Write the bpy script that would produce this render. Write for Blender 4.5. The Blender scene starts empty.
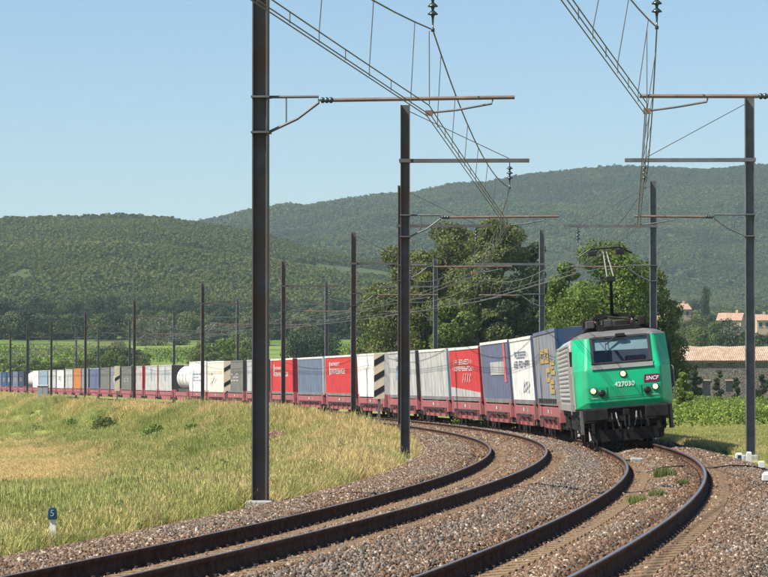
import bpy, math, random
import numpy as np
from mathutils import Vector, Matrix

random.seed(7); RNG = np.random.default_rng(7)
SC = bpy.context.scene
COL = SC.collection
R = math.radians

# ------------------------------------------------------------------ camera, sky, sun, exposure
F_PX, YH, EYE = 3400.0, 396.0, 1.504          # focal length and horizon row for a 768 px wide frame
cam_d = bpy.data.cameras.new('camera'); cam = bpy.data.objects.new('camera', cam_d); COL.objects.link(cam)
cam_d.sensor_width = 36.0; cam_d.lens = F_PX / 768 * 36.0
cam_d.clip_start = 0.5; cam_d.clip_end = 20000
cam.location = (0, 0, EYE)
cam.rotation_euler = (R(90) + math.atan((YH - 288.5) / F_PX), 0, 0)
SC.camera = cam

SUN_EL, SUN_AZ = R(50), math.atan2(-0.90, -0.43)      # azimuth measured from +Y towards +X
w = bpy.data.worlds.new('World'); SC.world = w; w.use_nodes = True
nt = w.node_tree; nt.nodes.clear()
sky = nt.nodes.new('ShaderNodeTexSky'); sky.sky_type = 'NISHITA'; sky.sun_disc = False
sky.sun_elevation = SUN_EL; sky.sun_rotation = SUN_AZ
sky.altitude = 200; sky.air_density = 1.0; sky.dust_density = 0.0; sky.ozone_density = 5.0
bg = nt.nodes.new('ShaderNodeBackground'); bg.inputs['Strength'].default_value = 0.08
wo = nt.nodes.new('ShaderNodeOutputWorld')
nt.links.new(sky.outputs[0], bg.inputs[0]); nt.links.new(bg.outputs[0], wo.inputs[0])
sd = bpy.data.lights.new('sun', 'SUN'); sun = bpy.data.objects.new('sun', sd); COL.objects.link(sun)
sd.energy = 5.0; sd.angle = R(0.5); sd.color = (1.0, 0.94, 0.84)
tosun = Vector((math.cos(SUN_EL) * math.sin(SUN_AZ), math.cos(SUN_EL) * math.cos(SUN_AZ), math.sin(SUN_EL)))
sun.rotation_euler = (-tosun).to_track_quat('-Z', 'Y').to_euler()
vs = SC.view_settings; vs.view_transform = 'Standard'; vs.look = 'None'; vs.gamma = 1; vs.exposure = 0.66
vs.use_curve_mapping = False
SC.cycles.use_denoising = True
SC.cycles.max_bounces = 6; SC.cycles.transparent_max_bounces = 12
SC.cycles.volume_bounces = 1

# ------------------------------------------------------------------ helpers
def tag(o, label=None, cat=None, group=None, kind=None):
    if label: o['label'] = label
    if cat: o['category'] = cat
    if group: o['group'] = group
    if kind: o['kind'] = kind
    return o
def empty(name, loc=(0, 0, 0), mat=None, parent=None):
    o = bpy.data.objects.new(name, None); COL.objects.link(o); o.empty_display_size = .3
    if mat is not None: o.matrix_world = mat
    else: o.location = loc
    if parent: o.parent = parent
    return o
def link(name, me, parent=None, loc=None, mat=None):
    o = bpy.data.objects.new(name, me); COL.objects.link(o)
    if parent: o.parent = parent
    if mat is not None: o.matrix_local = mat
    elif loc is not None: o.location = loc
    return o

class MB:
    def __init__(s): s.v = []; s.f = []
    def add(s, vs, fs):
        n = len(s.v); s.v += [tuple(v) for v in vs]; s.f += [tuple(i + n for i in f) for f in fs]; return s
    def box(s, x0, x1, y0, y1, z0, z1):
        return s.add([(x0,y0,z0),(x1,y0,z0),(x1,y1,z0),(x0,y1,z0),(x0,y0,z1),(x1,y0,z1),(x1,y1,z1),(x0,y1,z1)],
                     [(0,3,2,1),(4,5,6,7),(0,1,5,4),(1,2,6,5),(2,3,7,6),(3,0,4,7)])
    def prism(s, prof, axis, a, b):
        # prof: 2-D outline; axis 'x','y','z' extrusion from a to b
        n = len(prof); vs = []
        for t in (a, b):
            for (p, q) in prof:
                vs.append({'x': (t, p, q), 'y': (p, t, q), 'z': (p, q, t)}[axis])
        fs = [tuple(range(n))[::-1], tuple(range(n, 2 * n))] + [(i, (i + 1) % n, n + (i + 1) % n, n + i) for i in range(n)]
        return s.add(vs, fs)
    def tube(s, pts, r, n=6, caps=True):
        pts = [Vector(p) for p in pts]; rs = r if isinstance(r, (list, tuple)) else [r] * len(pts)
        base = len(s.v); prev = None
        for i, p in enumerate(pts):
            t = (pts[min(i + 1, len(pts) - 1)] - pts[max(i - 1, 0)])
            t = t.normalized() if t.length > 1e-9 else Vector((0, 0, 1))
            up = Vector((0, 0, 1)) if abs(t.z) < .95 else Vector((1, 0, 0))
            a = t.cross(up).normalized(); b = a.cross(t)
            for k in range(n):
                an = 2 * math.pi * k / n
                s.v.append(tuple(p + (a * math.cos(an) + b * math.sin(an)) * rs[i]))
        for i in range(len(pts) - 1):
            for k in range(n):
                s.f.append((base + i*n + k, base + i*n + (k+1) % n, base + (i+1)*n + (k+1) % n, base + (i+1)*n + k))
        if caps:
            s.f.append(tuple(base + k for k in range(n))[::-1]); s.f.append(tuple(base + (len(pts)-1)*n + k for k in range(n)))
        return s
    def lathe(s, prof, n=16, axis='z', c=(0, 0, 0)):
        # prof: (radius, height) list
        base = len(s.v)
        for (r, h) in prof:
            for k in range(n):
                a = 2 * math.pi * k / n; p, q = r * math.cos(a), r * math.sin(a)
                v = {'z': (p, q, h), 'x': (h, p, q), 'y': (p, h, q)}[axis]
                s.v.append((v[0]+c[0], v[1]+c[1], v[2]+c[2]))
        m = len(prof)
        for i in range(m - 1):
            for k in range(n):
                s.f.append((base+i*n+k, base+i*n+(k+1)%n, base+(i+1)*n+(k+1)%n, base+(i+1)*n+k))
        s.f.append(tuple(base+k for k in range(n))[::-1]); s.f.append(tuple(base+(m-1)*n+k for k in range(n)))
        return s
    def mesh(s, name, mat, smooth=False):
        me = bpy.data.meshes.new(name); me.from_pydata(s.v, [], s.f); me.materials.append(mat)
        import bmesh
        bm = bmesh.new(); bm.from_mesh(me); bmesh.ops.recalc_face_normals(bm, faces=bm.faces); bm.to_mesh(me); bm.free()
        if smooth:
            for p in me.polygons: p.use_smooth = True
        me.update(); return me
    def build(s, name, mat, parent=None, smooth=False, bevel=0, loc=None, mt=None):
        o = link(name, s.mesh(name, mat, smooth), parent, loc, mt)
        if bevel:
            m = o.modifiers.new('bevel', 'BEVEL'); m.width = bevel; m.segments = 2; m.limit_method = 'ANGLE'; m.angle_limit = R(40)
        return o

def np_mesh(name, verts, quads, mat, attrs=None, smooth=False):
    me = bpy.data.meshes.new(name)
    nv, nq = len(verts), len(quads); k = quads.shape[1]
    me.vertices.add(nv); me.vertices.foreach_set('co', np.ascontiguousarray(verts, dtype=np.float32).ravel())
    me.loops.add(nq * k); me.loops.foreach_set('vertex_index', np.ascontiguousarray(quads, dtype=np.int32).ravel())
    me.polygons.add(nq); me.polygons.foreach_set('loop_start', np.arange(0, nq * k, k, dtype=np.int32))
    if smooth: me.polygons.foreach_set('use_smooth', np.ones(nq, bool))
    for an, (dom, typ, data) in (attrs or {}).items():
        a = me.attributes.new(an, typ, dom)
        a.data.foreach_set('vector' if typ == 'FLOAT_VECTOR' else 'value', np.ascontiguousarray(data, dtype=np.int32 if typ == 'INT' else np.float32).ravel())
    if mat: me.materials.append(mat)
    me.update(); me.validate(); return me

def vnoise(x, y, seed=0):
    def h(i, j):
        n = (i.astype(np.int64) * 374761393 + j.astype(np.int64) * 668265263 + seed * 974711) & 0xffffffff
        n = ((n ^ (n >> 13)) * 1274126177) & 0xffffffff
        return ((n ^ (n >> 16)) & 0xffff) / 65535.0
    x = np.asarray(x, float); y = np.asarray(y, float)
    i, j = np.floor(x), np.floor(y); fx, fy = x - i, y - j
    fx = fx * fx * (3 - 2 * fx); fy = fy * fy * (3 - 2 * fy)
    return (h(i, j) * (1-fx) + h(i+1, j) * fx) * (1-fy) + (h(i, j+1) * (1-fx) + h(i+1, j+1) * fx) * fy
def fbm(x, y, seed=0, oct=4):
    t = 0; a = .5; 
    for k in range(oct): t = t + a * vnoise(x * 2**k, y * 2**k, seed + k); a *= .5
    return t
def sstep(x, a, b):
    t = np.clip((np.asarray(x, float) - a) / (b - a), 0, 1); return t * t * (3 - 2 * t)

# ------------------------------------------------------------------ procedural materials
MATS = {}
def mat(name, col, rough=.6, metal=0., var=.18, scale=4., bump=0., bscale=None, col2=None, mixs=None, spec=.5,
        inst=0., emit=0., trans=0., attr=None, dirt=0., streak=None):
    """Principled material with noise colour, optional second colour in patches, per-instance variation and bump."""
    if name in MATS: return MATS[name]
    m = bpy.data.materials.new(name); m.use_nodes = True; MATS[name] = m
    t = m.node_tree; N = t.nodes; L = t.links; N.clear()
    out = N.new('ShaderNodeOutputMaterial'); b = N.new('ShaderNodeBsdfPrincipled')
    b.inputs['Roughness'].default_value = rough; b.inputs['Metallic'].default_value = metal
    b.inputs['Specular IOR Level'].default_value = spec
    tc = N.new('ShaderNodeTexCoord'); coord = tc.outputs['Object']
    if streak:
        mp = N.new('ShaderNodeMapping'); mp.inputs['Scale'].default_value = streak; L.new(coord, mp.inputs[0]); scoord = mp.outputs[0]
    else: scoord = coord
    no = N.new('ShaderNodeTexNoise'); no.inputs['Scale'].default_value = scale; no.inputs['Detail'].default_value = 6
    L.new(scoord, no.inputs['Vector'])
    def rgb(c, k): return tuple(max(0, min(1, x * k)) for x in c[:3]) + (1,)
    ramp = N.new('ShaderNodeValToRGB'); ramp.color_ramp.elements[0].position = .3; ramp.color_ramp.elements[1].position = .7
    ramp.color_ramp.elements[0].color = rgb(col, 1 - var); ramp.color_ramp.elements[1].color = rgb(col, 1 + var)
    L.new(no.outputs['Fac'], ramp.inputs[0]); cout = ramp.outputs[0]
    if col2 is not None:
        n2 = N.new('ShaderNodeTexNoise'); n2.inputs['Scale'].default_value = mixs or scale * .3; n2.inputs['Detail'].default_value = 5
        L.new(scoord, n2.inputs['Vector'])
        r2 = N.new('ShaderNodeValToRGB'); r2.color_ramp.elements[0].position = .42; r2.color_ramp.elements[1].position = .62
        L.new(n2.outputs['Fac'], r2.inputs[0])
        mx = N.new('ShaderNodeMix'); mx.data_type = 'RGBA'; L.new(r2.outputs[0], mx.inputs[0]); L.new(cout, mx.inputs[6])
        mx.inputs[7].default_value = rgb(col2, 1); cout = mx.outputs[2]
    if inst:
        oi = N.new('ShaderNodeObjectInfo'); mr = N.new('ShaderNodeMapRange'); mr.inputs[3].default_value = 1 - inst; mr.inputs[4].default_value = 1 + inst
        L.new(oi.outputs['Random'], mr.inputs[0])
        mm = N.new('ShaderNodeMix'); mm.data_type = 'RGBA'; mm.blend_type = 'MULTIPLY'; mm.inputs[0].default_value = 1
        L.new(cout, mm.inputs[6]); L.new(mr.outputs[0], mm.inputs[7]); cout = mm.outputs[2]
    if attr:
        at = N.new('ShaderNodeAttribute'); at.attribute_name = attr
        mr = N.new('ShaderNodeMapRange'); mr.inputs[3].default_value = .55; mr.inputs[4].default_value = 1.45
        L.new(at.outputs['Fac'], mr.inputs[0])
        mm = N.new('ShaderNodeMix'); mm.data_type = 'RGBA'; mm.blend_type = 'MULTIPLY'; mm.inputs[0].default_value = 1
        L.new(cout, mm.inputs[6]); L.new(mr.outputs[0], mm.inputs[7]); cout = mm.outputs[2]
    if dirt:
        nd = N.new('ShaderNodeTexNoise'); nd.inputs['Scale'].default_value = 1.3; nd.inputs['Detail'].default_value = 8
        mp2 = N.new('ShaderNodeMapping'); mp2.inputs['Scale'].default_value = (2.2, 2.2, .5); L.new(coord, mp2.inputs[0]); L.new(mp2.outputs[0], nd.inputs['Vector'])
        rd = N.new('ShaderNodeValToRGB'); rd.color_ramp.elements[0].position = .40; rd.color_ramp.elements[1].position = .72
        rd.color_ramp.elements[1].color = (dirt, dirt, dirt, 1); L.new(nd.outputs['Fac'], rd.inputs[0])
        mm = N.new('ShaderNodeMix'); mm.data_type = 'RGBA'; L.new(rd.outputs[0], mm.inputs[0]); L.new(cout, mm.inputs[6])
        mm.inputs[7].default_value = (.10, .075, .055, 1); cout = mm.outputs[2]
    L.new(cout, b.inputs['Base Color'])
    if bump:
        nb = N.new('ShaderNodeTexNoise'); nb.inputs['Scale'].default_value = bscale or scale * 2; nb.inputs['Detail'].default_value = 6
        L.new(scoord, nb.inputs['Vector'])
        bp = N.new('ShaderNodeBump'); bp.inputs['Strength'].default_value = bump; bp.inputs['Distance'].default_value = .05
        L.new(nb.outputs['Fac'], bp.inputs['Height']); L.new(bp.outputs[0], b.inputs['Normal'])
    if emit:
        b.inputs['Emission Color'].default_value = tuple(col[:3]) + (1,); b.inputs['Emission Strength'].default_value = emit
    if trans:
        tr = N.new('ShaderNodeBsdfTranslucent'); L.new(cout, tr.inputs[0])
        ms = N.new('ShaderNodeMixShader'); ms.inputs[0].default_value = trans
        L.new(b.outputs[0], ms.inputs[1]); L.new(tr.outputs[0], ms.inputs[2]); L.new(ms.outputs[0], out.inputs[0])
    else: L.new(b.outputs[0], out.inputs[0])
    return m

# ------------------------------------------------------------------ the line: centre path between the two tracks
S1, S2, K0, TH0, X0, Y0 = 103.99, 234.45, 0.00178, -0.13044, 0.94074, 40.0
PS = np.arange(-70, 1000.01, .5)
_k = K0 * np.clip((S2 - PS) / (S2 - S1), 0, 1)
_th = np.concatenate([[0], np.cumsum((_k[1:] + _k[:-1]) / 2 * .5)]); _i0 = int(np.argmin(abs(PS))); _th += TH0 - _th[_i0]
_tm = (_th[1:] + _th[:-1]) / 2
_X = -np.concatenate([[0], np.cumsum(np.sin(_tm) * .5)]); _Y = np.concatenate([[0], np.cumsum(np.cos(_tm) * .5)])
_X += X0 - _X[_i0]; _Y += Y0 - _Y[_i0]
_Z = 4.26e-3 * np.where(PS < 130, np.clip(PS - 70, 0, 60) ** 2 / 120, PS - 100)
def P(s):
    return (np.interp(s, PS, _X), np.interp(s, PS, _Y), np.interp(s, PS, _Z), np.interp(s, PS, _th), .12 * np.interp(s, PS, _k) / K0)
_ob = np.interp(PS, [-70, 30, 44, 57, 66, 79, 95, 1000], [1.70, 1.70, 1.64, 1.50, 1.60, 1.86, 1.92, 1.92])
for _ in range(3): _ob = np.convolve(np.pad(_ob, 10, mode='edge'), np.ones(21) / 21, mode='valid')
def offB(s): return np.interp(s, PS, _ob)
OFFA = -1.70
def at(s, o, z=0.):
    x, y, zz, th, c = P(s)
    return Vector((x + o * math.cos(th), y + o * math.sin(th), zz + z))
def s_o(X, Y):
    X = np.asarray(X, float); Y = np.asarray(Y, float)
    s = np.interp(Y, _Y, PS)
    for _ in range(3):
        x, y, z, th, c = P(s); s = np.clip(s + (X - x) * -np.sin(th) + (Y - y) * np.cos(th), -70, 1000)
    x, y, z, th, c = P(s)
    return s, (X - x) * np.cos(th) + (Y - y) * np.sin(th), z
def px(x, y, Y):
    """point at depth Y on the ray through pixel (x, y) of the 768 px photograph"""
    return Vector(((x - 384) * Y / F_PX, Y, EYE + (YH - y) * Y / F_PX))
def veh_matrix(track, s_near, s_far):
    """frame of a vehicle whose pivots stand on the track: x towards the camera, y to the right, z up"""
    o = (lambda s: OFFA) if track == 'A' else offB
    def pt(s):
        c = P(s)[4]; return at(s, float(o(s)), c / 2), c
    a, ca = pt(s_near); b, cb = pt(s_far)
    x = (a - b).normalized(); y0 = Vector((0, 0, 1)).cross(x).normalized(); z0 = x.cross(y0)
    an = math.atan(((ca + cb) / 2) / 1.5)
    y = y0 * math.cos(an) + z0 * math.sin(an); z = x.cross(y)
    m = Matrix((x, y, z)).transposed().to_4x4(); m.translation = (a + b) / 2
    return m

# ------------------------------------------------------------------ terrain
def ridge(px_, kind):
    if kind == 'near':
        return np.interp(px_, [-600,-200,0,100,170,250,330,400,480,560,768,1000,1500], [234,227,222,221,225,239,255,269,289,306,315,319,319])
    return np.interp(px_, [-600,-200,100,180,250,380,480,560,640,768,1000,1500], [247,236,233,221,214,198,187,177,169,164,159,166])
KY = [300, 450, 600, 800, 900, 1000, 1200, 1500, 2400, 2900, 4600, 5400, 7000]
def back_z(X, Y):
    Y = np.maximum(np.asarray(Y, float), 1); p = 384 + F_PX * X / Y
    rn, rf = ridge(p, 'near'), ridge(p, 'far')
    left = sstep(p, 620, 420)
    cols = [0*p + 401, 0*p + 399, 0*p + 388 + (1-left)*4, 0*p + 362, 0*p + 349, 0*p + 340, 325 + 0*p, 306 + 0*p - 0, rn, rn + 20, rf, rf + 40, rf + 70]
    cols[7] = np.maximum(306 + 0*p, rn + 12)
    cols[6] = np.maximum(cols[6], rn + 14); 
    cols[9] = np.maximum(rn + 14, rf + 30) if False else np.maximum(rn * 0 + np.minimum(rn + 18, 320), rf + 40)
    Zk = [EYE + (YH - c) * ky / F_PX for c, ky in zip(cols, KY)]
    z = Zk[0].copy()
    for i in range(len(KY) - 1):
        t = np.clip((Y - KY[i]) / (KY[i+1] - KY[i]), 0, 1); m = Y >= KY[i]
        t2 = t if i not in (8, 10) else t
        z = np.where(m, Zk[i] * (1 - t2) + Zk[i+1] * t2, z)
    amp = np.interp(Y, [700, 1200, 2400, 4600], [0, 3, 6, 16]); sc = np.interp(Y, [700, 2400, 4600], [60, 140, 300])
    amp = amp * (1 + 1.6 * (1 - np.exp(-((Y - 2400) / 420) ** 2) - np.exp(-((Y - 4600) / 700) ** 2)))
    z = z + amp * (fbm(X / 150, Y / 230, 5, 3) - .47) * 2
    return z
def ground_z(X, Y):
    X = np.asarray(X, float); Y = np.asarray(Y, float)
    s, o, zt = s_o(X, Y); d = np.abs(o)
    left = o < 0
    # fields either side
    zfl = np.interp(Y, [0, 60, 110, 200, 330, 450, 560], [-1.0, -1.3, -1.9, -2.3, -1.6, -.6, .6])
    zfr = np.interp(Y, [0, 60, 130, 300, 420, 520], [-.4, -.4, -.35, .15, .75, 1.6])
    bz = back_z(X, np.maximum(Y, 300)); f = sstep(Y, 430, 640)
    zfl = zfl * (1 - f) + bz * f; zfr = zfr * (1 - f) + bz * f
    verge_l = zt - .33; verge_r = zt - .22
    wl = np.interp(Y, [0, 60, 120, 600], [12, 11, 9, 8])
    zl = verge_l + (zfl - verge_l) * sstep(d, 5.2, 5.2 + wl); zr = verge_r + (zfr - verge_r) * sstep(d, 5.5, 14)
    z = np.where(left, zl, zr)
    z = z + (fbm(X / 2.3, Y / 4., 3) - .47) * .35 * sstep(d, 4.8, 8) * (1 - f)
    bank = np.where(left, sstep(d, 5.5, 9) * sstep(d, 22, 14) * sstep(Y, 110, 190), 0)
    z = z + bank * (fbm(s / 14., d / 30., 63, 3) - .45) * 3.4 * (1 - f)
    z = z - .5 * (1 - sstep(d, 3.3, 4.6))
    far = sstep(d, 25, 60) * f
    return z * (1 - f * sstep(d, 14, 40)) + bz * (f * sstep(d, 14, 40))
us = np.concatenate([np.linspace(-.5, -.125, 26)[:-1], np.linspace(-.125, .125, 230), np.linspace(.125, .5, 26)[1:]])
ys = np.concatenate([np.arange(-120, 20, 6), np.arange(20, 460, 1.2), np.geomspace(460, 5600, 190)])
GU, GY = np.meshgrid(us, ys); GX = GU * (GY + 400); GZ = ground_z(GX, GY)
nr, nc = GX.shape
idx = np.arange(nr * nc).reshape(nr, nc)
quads = np.stack([idx[:-1, :-1], idx[:-1, 1:], idx[1:, 1:], idx[1:, :-1]], -1).reshape(-1, 4)
def dry_f(X, Y):
    """share of dry straw-coloured growth: along the ballast edge and in the mown field"""
    s, o, _ = s_o(X, Y); p = 384 + F_PX * X / np.maximum(Y, 1)
    edge = sstep(-o, 10, 5) * (o < 0) * np.interp(s, [0, 25, 40, 140], [.2, .35, .9, 1])
    field = sstep(Y, 105, 135) * sstep(Y, 300, 220) * sstep(-o, 15, 19)
    n = fbm(X / 5, Y / 9, 11)
    return np.clip((edge * .75 + field * .85 + (n - .5) * 2.1 + .2 - .3 * sstep(Y, 75, 50) * sstep(-o, 5, 7) - .25 * (o > 0) - .5 * sstep(Y, 470, 640)), 0, 1)
dryv = dry_f(GX, GY).ravel()
forest = (sstep(GY, 1000, 1150)).ravel()
gm = bpy.data.materials.new('ground_soil_grass'); gm.use_nodes = True
t = gm.node_tree; N = t.nodes; L = t.links; b = N['Principled BSDF']; b.inputs['Roughness'].default_value = .95; b.inputs['Specular IOR Level'].default_value = .1
def nz(scale, detail=6):
    tc = N.new('ShaderNodeTexCoord'); n = N.new('ShaderNodeTexNoise'); n.inputs['Scale'].default_value = scale; n.inputs['Detail'].default_value = detail
    L.new(tc.outputs['Object'], n.inputs['Vector']); return n
def rmp(src, c0, c1, p0=.35, p1=.65):
    r = N.new('ShaderNodeValToRGB'); r.color_ramp.elements[0].color = c0 + (1,); r.color_ramp.elements[1].color = c1 + (1,)
    r.color_ramp.elements[0].position = p0; r.color_ramp.elements[1].position = p1; L.new(src, r.inputs[0]); return r.outputs[0]
def mix(f, a, c):
    m = N.new('ShaderNodeMix'); m.data_type = 'RGBA'; L.new(f, m.inputs[0]); L.new(a, m.inputs[6]); L.new(c, m.inputs[7]); return m.outputs[2]
n1 = nz(1.7); n2 = nz(.05); n3 = nz(.9)
green = rmp(n1.outputs['Fac'], (.17, .21, .055), (.28, .31, .09)); dryc = rmp(n3.outputs['Fac'], (.36, .28, .12), (.52, .41, .19))
a1 = N.new('ShaderNodeAttribute'); a1.attribute_name = 'dry'; a2 = N.new('ShaderNodeAttribute'); a2.attribute_name = 'forest'
near = mix(a1.outputs['Fac'], green, dryc)
n4 = nz(.035, 4); a3 = N.new('ShaderNodeAttribute'); a3.attribute_name = 'farfield'
near = mix(a3.outputs['Fac'], near, rmp(n4.outputs['Fac'], (.105, .165, .035), (.20, .245, .06), .42, .58))
fcol = rmp(n2.outputs['Fac'], (.06, .08, .028), (.09, .11, .04))
L.new(mix(a2.outputs['Fac'], near, fcol), b.inputs['Base Color'])
gme = np_mesh('ground', np.stack([GX, GY, GZ], -1).reshape(-1, 3), quads, gm,
              {'dry': ('POINT', 'FLOAT', dryv), 'forest': ('POINT', 'FLOAT', forest), 'farfield': ('POINT', 'FLOAT', (sstep(GY, 470, 620)).ravel())}, True)
ground = tag(link('ground', gme), 'rolling grassy ground and wooded hill slopes around the railway', 'ground', kind='structure')
def on_ground(pxx, yy, Ys=np.arange(36, 420, .5)):
    """where the ray through a pixel meets the ground"""
    Xs = (pxx - 384) * Ys / F_PX; g = ground_z(Xs, Ys); yr = YH - (g - EYE) * F_PX / Ys; i = int(np.argmax(yr <= yy)); return float(Xs[i]), float(Ys[i]), float(g[i])
def gz(x, y): return float(ground_z(np.array([x]), np.array([y]))[0])

# ------------------------------------------------------------------ scatter through geometry nodes (stuff)
def scatter(name, pts, rot, scl, idx, variants, label, cat):
    """one object whose points carry instances of a few small meshes"""
    col = bpy.data.collections.new(name + '_kinds')
    for i, me in enumerate(variants):
        o = bpy.data.objects.new('%s_%02d' % (name, i), me); col.objects.link(o)
    me = bpy.data.meshes.new(name); me.vertices.add(len(pts)); me.vertices.foreach_set('co', np.ascontiguousarray(pts, dtype=np.float32).ravel())
    for an, typ, data in (('rot', 'FLOAT_VECTOR', rot), ('scl', 'FLOAT_VECTOR', scl), ('kindno', 'INT', idx)):
        a = me.attributes.new(an, typ, 'POINT')
        a.data.foreach_set('vector' if typ == 'FLOAT_VECTOR' else 'value', np.ascontiguousarray(data, dtype=np.int32 if typ == 'INT' else np.float32).ravel())
    me.update()
    o = link(name, me); tag(o, label, cat, kind='stuff')
    ng = bpy.data.node_groups.new(name, 'GeometryNodeTree')
    ng.interface.new_socket('Geometry', in_out='INPUT', socket_type='NodeSocketGeometry'); ng.interface.new_socket('Geometry', in_out='OUTPUT', socket_type='NodeSocketGeometry')
    gi = ng.nodes.new('NodeGroupInput'); go = ng.nodes.new('NodeGroupOutput'); ip = ng.nodes.new('GeometryNodeInstanceOnPoints')
    ci = ng.nodes.new('GeometryNodeCollectionInfo'); ci.inputs[0].default_value = col; ci.inputs['Separate Children'].default_value = True; ci.inputs['Reset Children'].default_value = True
    def na(n, typ):
        q = ng.nodes.new('GeometryNodeInputNamedAttribute'); q.data_type = typ; q.inputs[0].default_value = n; return q.outputs[0]
    ng.links.new(gi.outputs[0], ip.inputs['Points']); ng.links.new(ci.outputs[0], ip.inputs['Instance'])
    ip.inputs['Pick Instance'].default_value = True
    ng.links.new(na('kindno', 'INT'), ip.inputs['Instance Index']); ng.links.new(na('rot', 'FLOAT_VECTOR'), ip.inputs['Rotation']); ng.links.new(na('scl', 'FLOAT_VECTOR'), ip.inputs['Scale'])
    ng.links.new(ip.outputs[0], go.inputs[0])
    m = o.modifiers.new('scatter', 'NODES'); m.node_group = ng
    return o

# ------------------------------------------------------------------ ballast bed and stones
def ballast_rel(s, o):
    """ballast surface height relative to the inner rail head"""
    c = P(s)[4]; ob = offB(s); o = np.asarray(o, float)
    k = [(-5.6, -.60 + 0*s), (-4.9, -.36 + 0*s), (-4.3, -.20 + 0*s), (-3.5, -.11 + 0*s), (-3.0, -.12 + 0*s), (OFFA - 1.15, -.18 + 0*s), (OFFA - .3, -.18 + 0*s), (OFFA, c * .5 - .14), (OFFA + .3, c - .18), (OFFA + 1.1, c - .175), (OFFA + 1.3, c - .12),
         (ob - 1.3, -.12 + 0*s), (ob - 1.1, -.175 + 0*s), (ob - .3, -.18 + 0*s), (ob, c * .5 - .14), (ob + .3, c - .18), (ob + 1.15, c - .175), (ob + 1.35, c - .13), (ob + 1.9, c - .15), (ob + 2.7, c - .38), (ob + 3.6, c - .52), (ob + 4.4, c - .8)]
    z = np.zeros(np.broadcast(s, o).shape); xs = [np.broadcast_to(a, z.shape) for a, _ in k]; zs = [np.broadcast_to(b_, z.shape) for _, b_ in k]
    z = np.where(o <= xs[0], zs[0], z)
    for i in range(len(k) - 1):
        m = (o > xs[i]) & (o <= xs[i+1]); tt = (o - xs[i]) / (xs[i+1] - xs[i]); z = np.where(m, zs[i] * (1 - tt) + zs[i+1] * tt, z)
    z = np.where(o > xs[-1], zs[-1], z)
    return z
ss = np.concatenate([np.arange(-60, 130, .4), np.arange(130, 700, 3.)]); oo = np.linspace(-5.6, 6.3, 110)
GS, GO = np.meshgrid(ss, oo, indexing='ij'); X_, Y_, Z_, T_, C_ = P(GS)
BZ = ballast_rel(GS, GO) + Z_ + (fbm(GS * 1.3, GO * 1.7, 21) - .47) * .05
V = np.stack([X_ + GO * np.cos(T_), Y_ + GO * np.sin(T_), BZ], -1).reshape(-1, 3)
a, b_ = GS.shape; ii = np.arange(a * b_).reshape(a, b_)
Q = np.stack([ii[:-1, :-1], ii[:-1, 1:], ii[1:, 1:], ii[1:, :-1]], -1).reshape(-1, 4)
m_bed = mat('ballast_bed_stone', (.12, .08, .052), .95, var=.5, scale=9, bump=1., bscale=22, col2=(.19, .125, .07), mixs=1.1, spec=.1)
bed = tag(link('ballast_bed', np_mesh('ballast_bed', V, Q, m_bed, None, True)), 'crushed stone ballast bed under both railway tracks', 'ballast', kind='structure')

def stone_mesh(name, m, seed):
    r = np.random.default_rng(seed); ph = (1 + 5 ** .5) / 2
    v = np.array([(-1,ph,0),(1,ph,0),(-1,-ph,0),(1,-ph,0),(0,-1,ph),(0,1,ph),(0,-1,-ph),(0,1,-ph),(ph,0,-1),(ph,0,1),(-ph,0,-1),(-ph,0,1)]) / 1.9
    f = np.array([(0,11,5),(0,5,1),(0,1,7),(0,7,10),(0,10,11),(1,5,9),(5,11,4),(11,10,2),(10,7,6),(7,1,8),(3,9,4),(3,4,2),(3,2,6),(3,6,8),(3,8,9),(4,9,5),(2,4,11),(6,2,10),(8,6,7),(9,8,1)])
    v = v * r.uniform(.45, 1.35, (12, 1)) * np.array([1.1, .78, .6])
    return np_mesh(name, v, f, m)
m_st = [mat('stone_brown', (.15, .10, .068), .85, var=.3, scale=3, inst=.7, spec=.25), mat('stone_rust', (.17, .10, .058), .9, var=.25, scale=3, inst=.45, spec=.2),
        mat('stone_grey', (.165, .145, .12), .8, var=.3, scale=3, inst=.7, spec=.3), mat('stone_pale', (.40, .32, .235), .8, var=.2, scale=3, inst=.35, spec=.3)]
kinds = []
for mi, m in enumerate(m_st):
    for q in range(3): kinds.append(stone_mesh('stone_%d_%d' % (mi, q), m, mi * 7 + q + 1))
def rand_so(n, s0, s1, o0, o1): return RNG.uniform(s0, s1, n), RNG.uniform(o0, o1, n)
parts = []
for (s0, s1, dens, size) in ((-14, 12, 860, .0225), (12, 40, 560, .025), (40, 75, 280, .032), (75, 150, 100, .046)):
    n = int((s1 - s0) * 10.6 * dens); s, o = rand_so(n, s0, s1, -5.1, 5.5)
    x, y, z, th, c = P(s); X = x + o * np.cos(th); Y = y + o * np.sin(th); p = 384 + F_PX * X / Y
    keep = (p > -150) & (p < 930) & (Y > 24)
    # thin out towards the grass edge
    keep &= RNG.random(n) < sstep(o, -5.2, -4.5)
    dr = np.minimum(np.minimum(abs(o - OFFA - .75), abs(o - OFFA + .75)), np.minimum(abs(o - offB(s) - .75), abs(o - offB(s) + .75)))
    keep &= (dr > .43) | (RNG.random(n) < np.where(np.abs((s / .6 + .5 + 16 / .6) % 1 - .5) > .24, .6, .16))
    keep &= ~((s > 62) & (o > .6)) | (RNG.random(n) < .25)
    s, o, X, Y, z = s[keep], o[keep], X[keep], Y[keep], z[keep]
    parts.append((X, Y, z + ballast_rel(s, o) + size * .25, s, o, size * np.clip(RNG.lognormal(0, .33, len(s)), .5, 1.9)))
X, Y, Z, S_, O_, SZ = [np.concatenate([p[i] for p in parts]) for i in range(6)]
ob_ = offB(S_)
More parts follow.
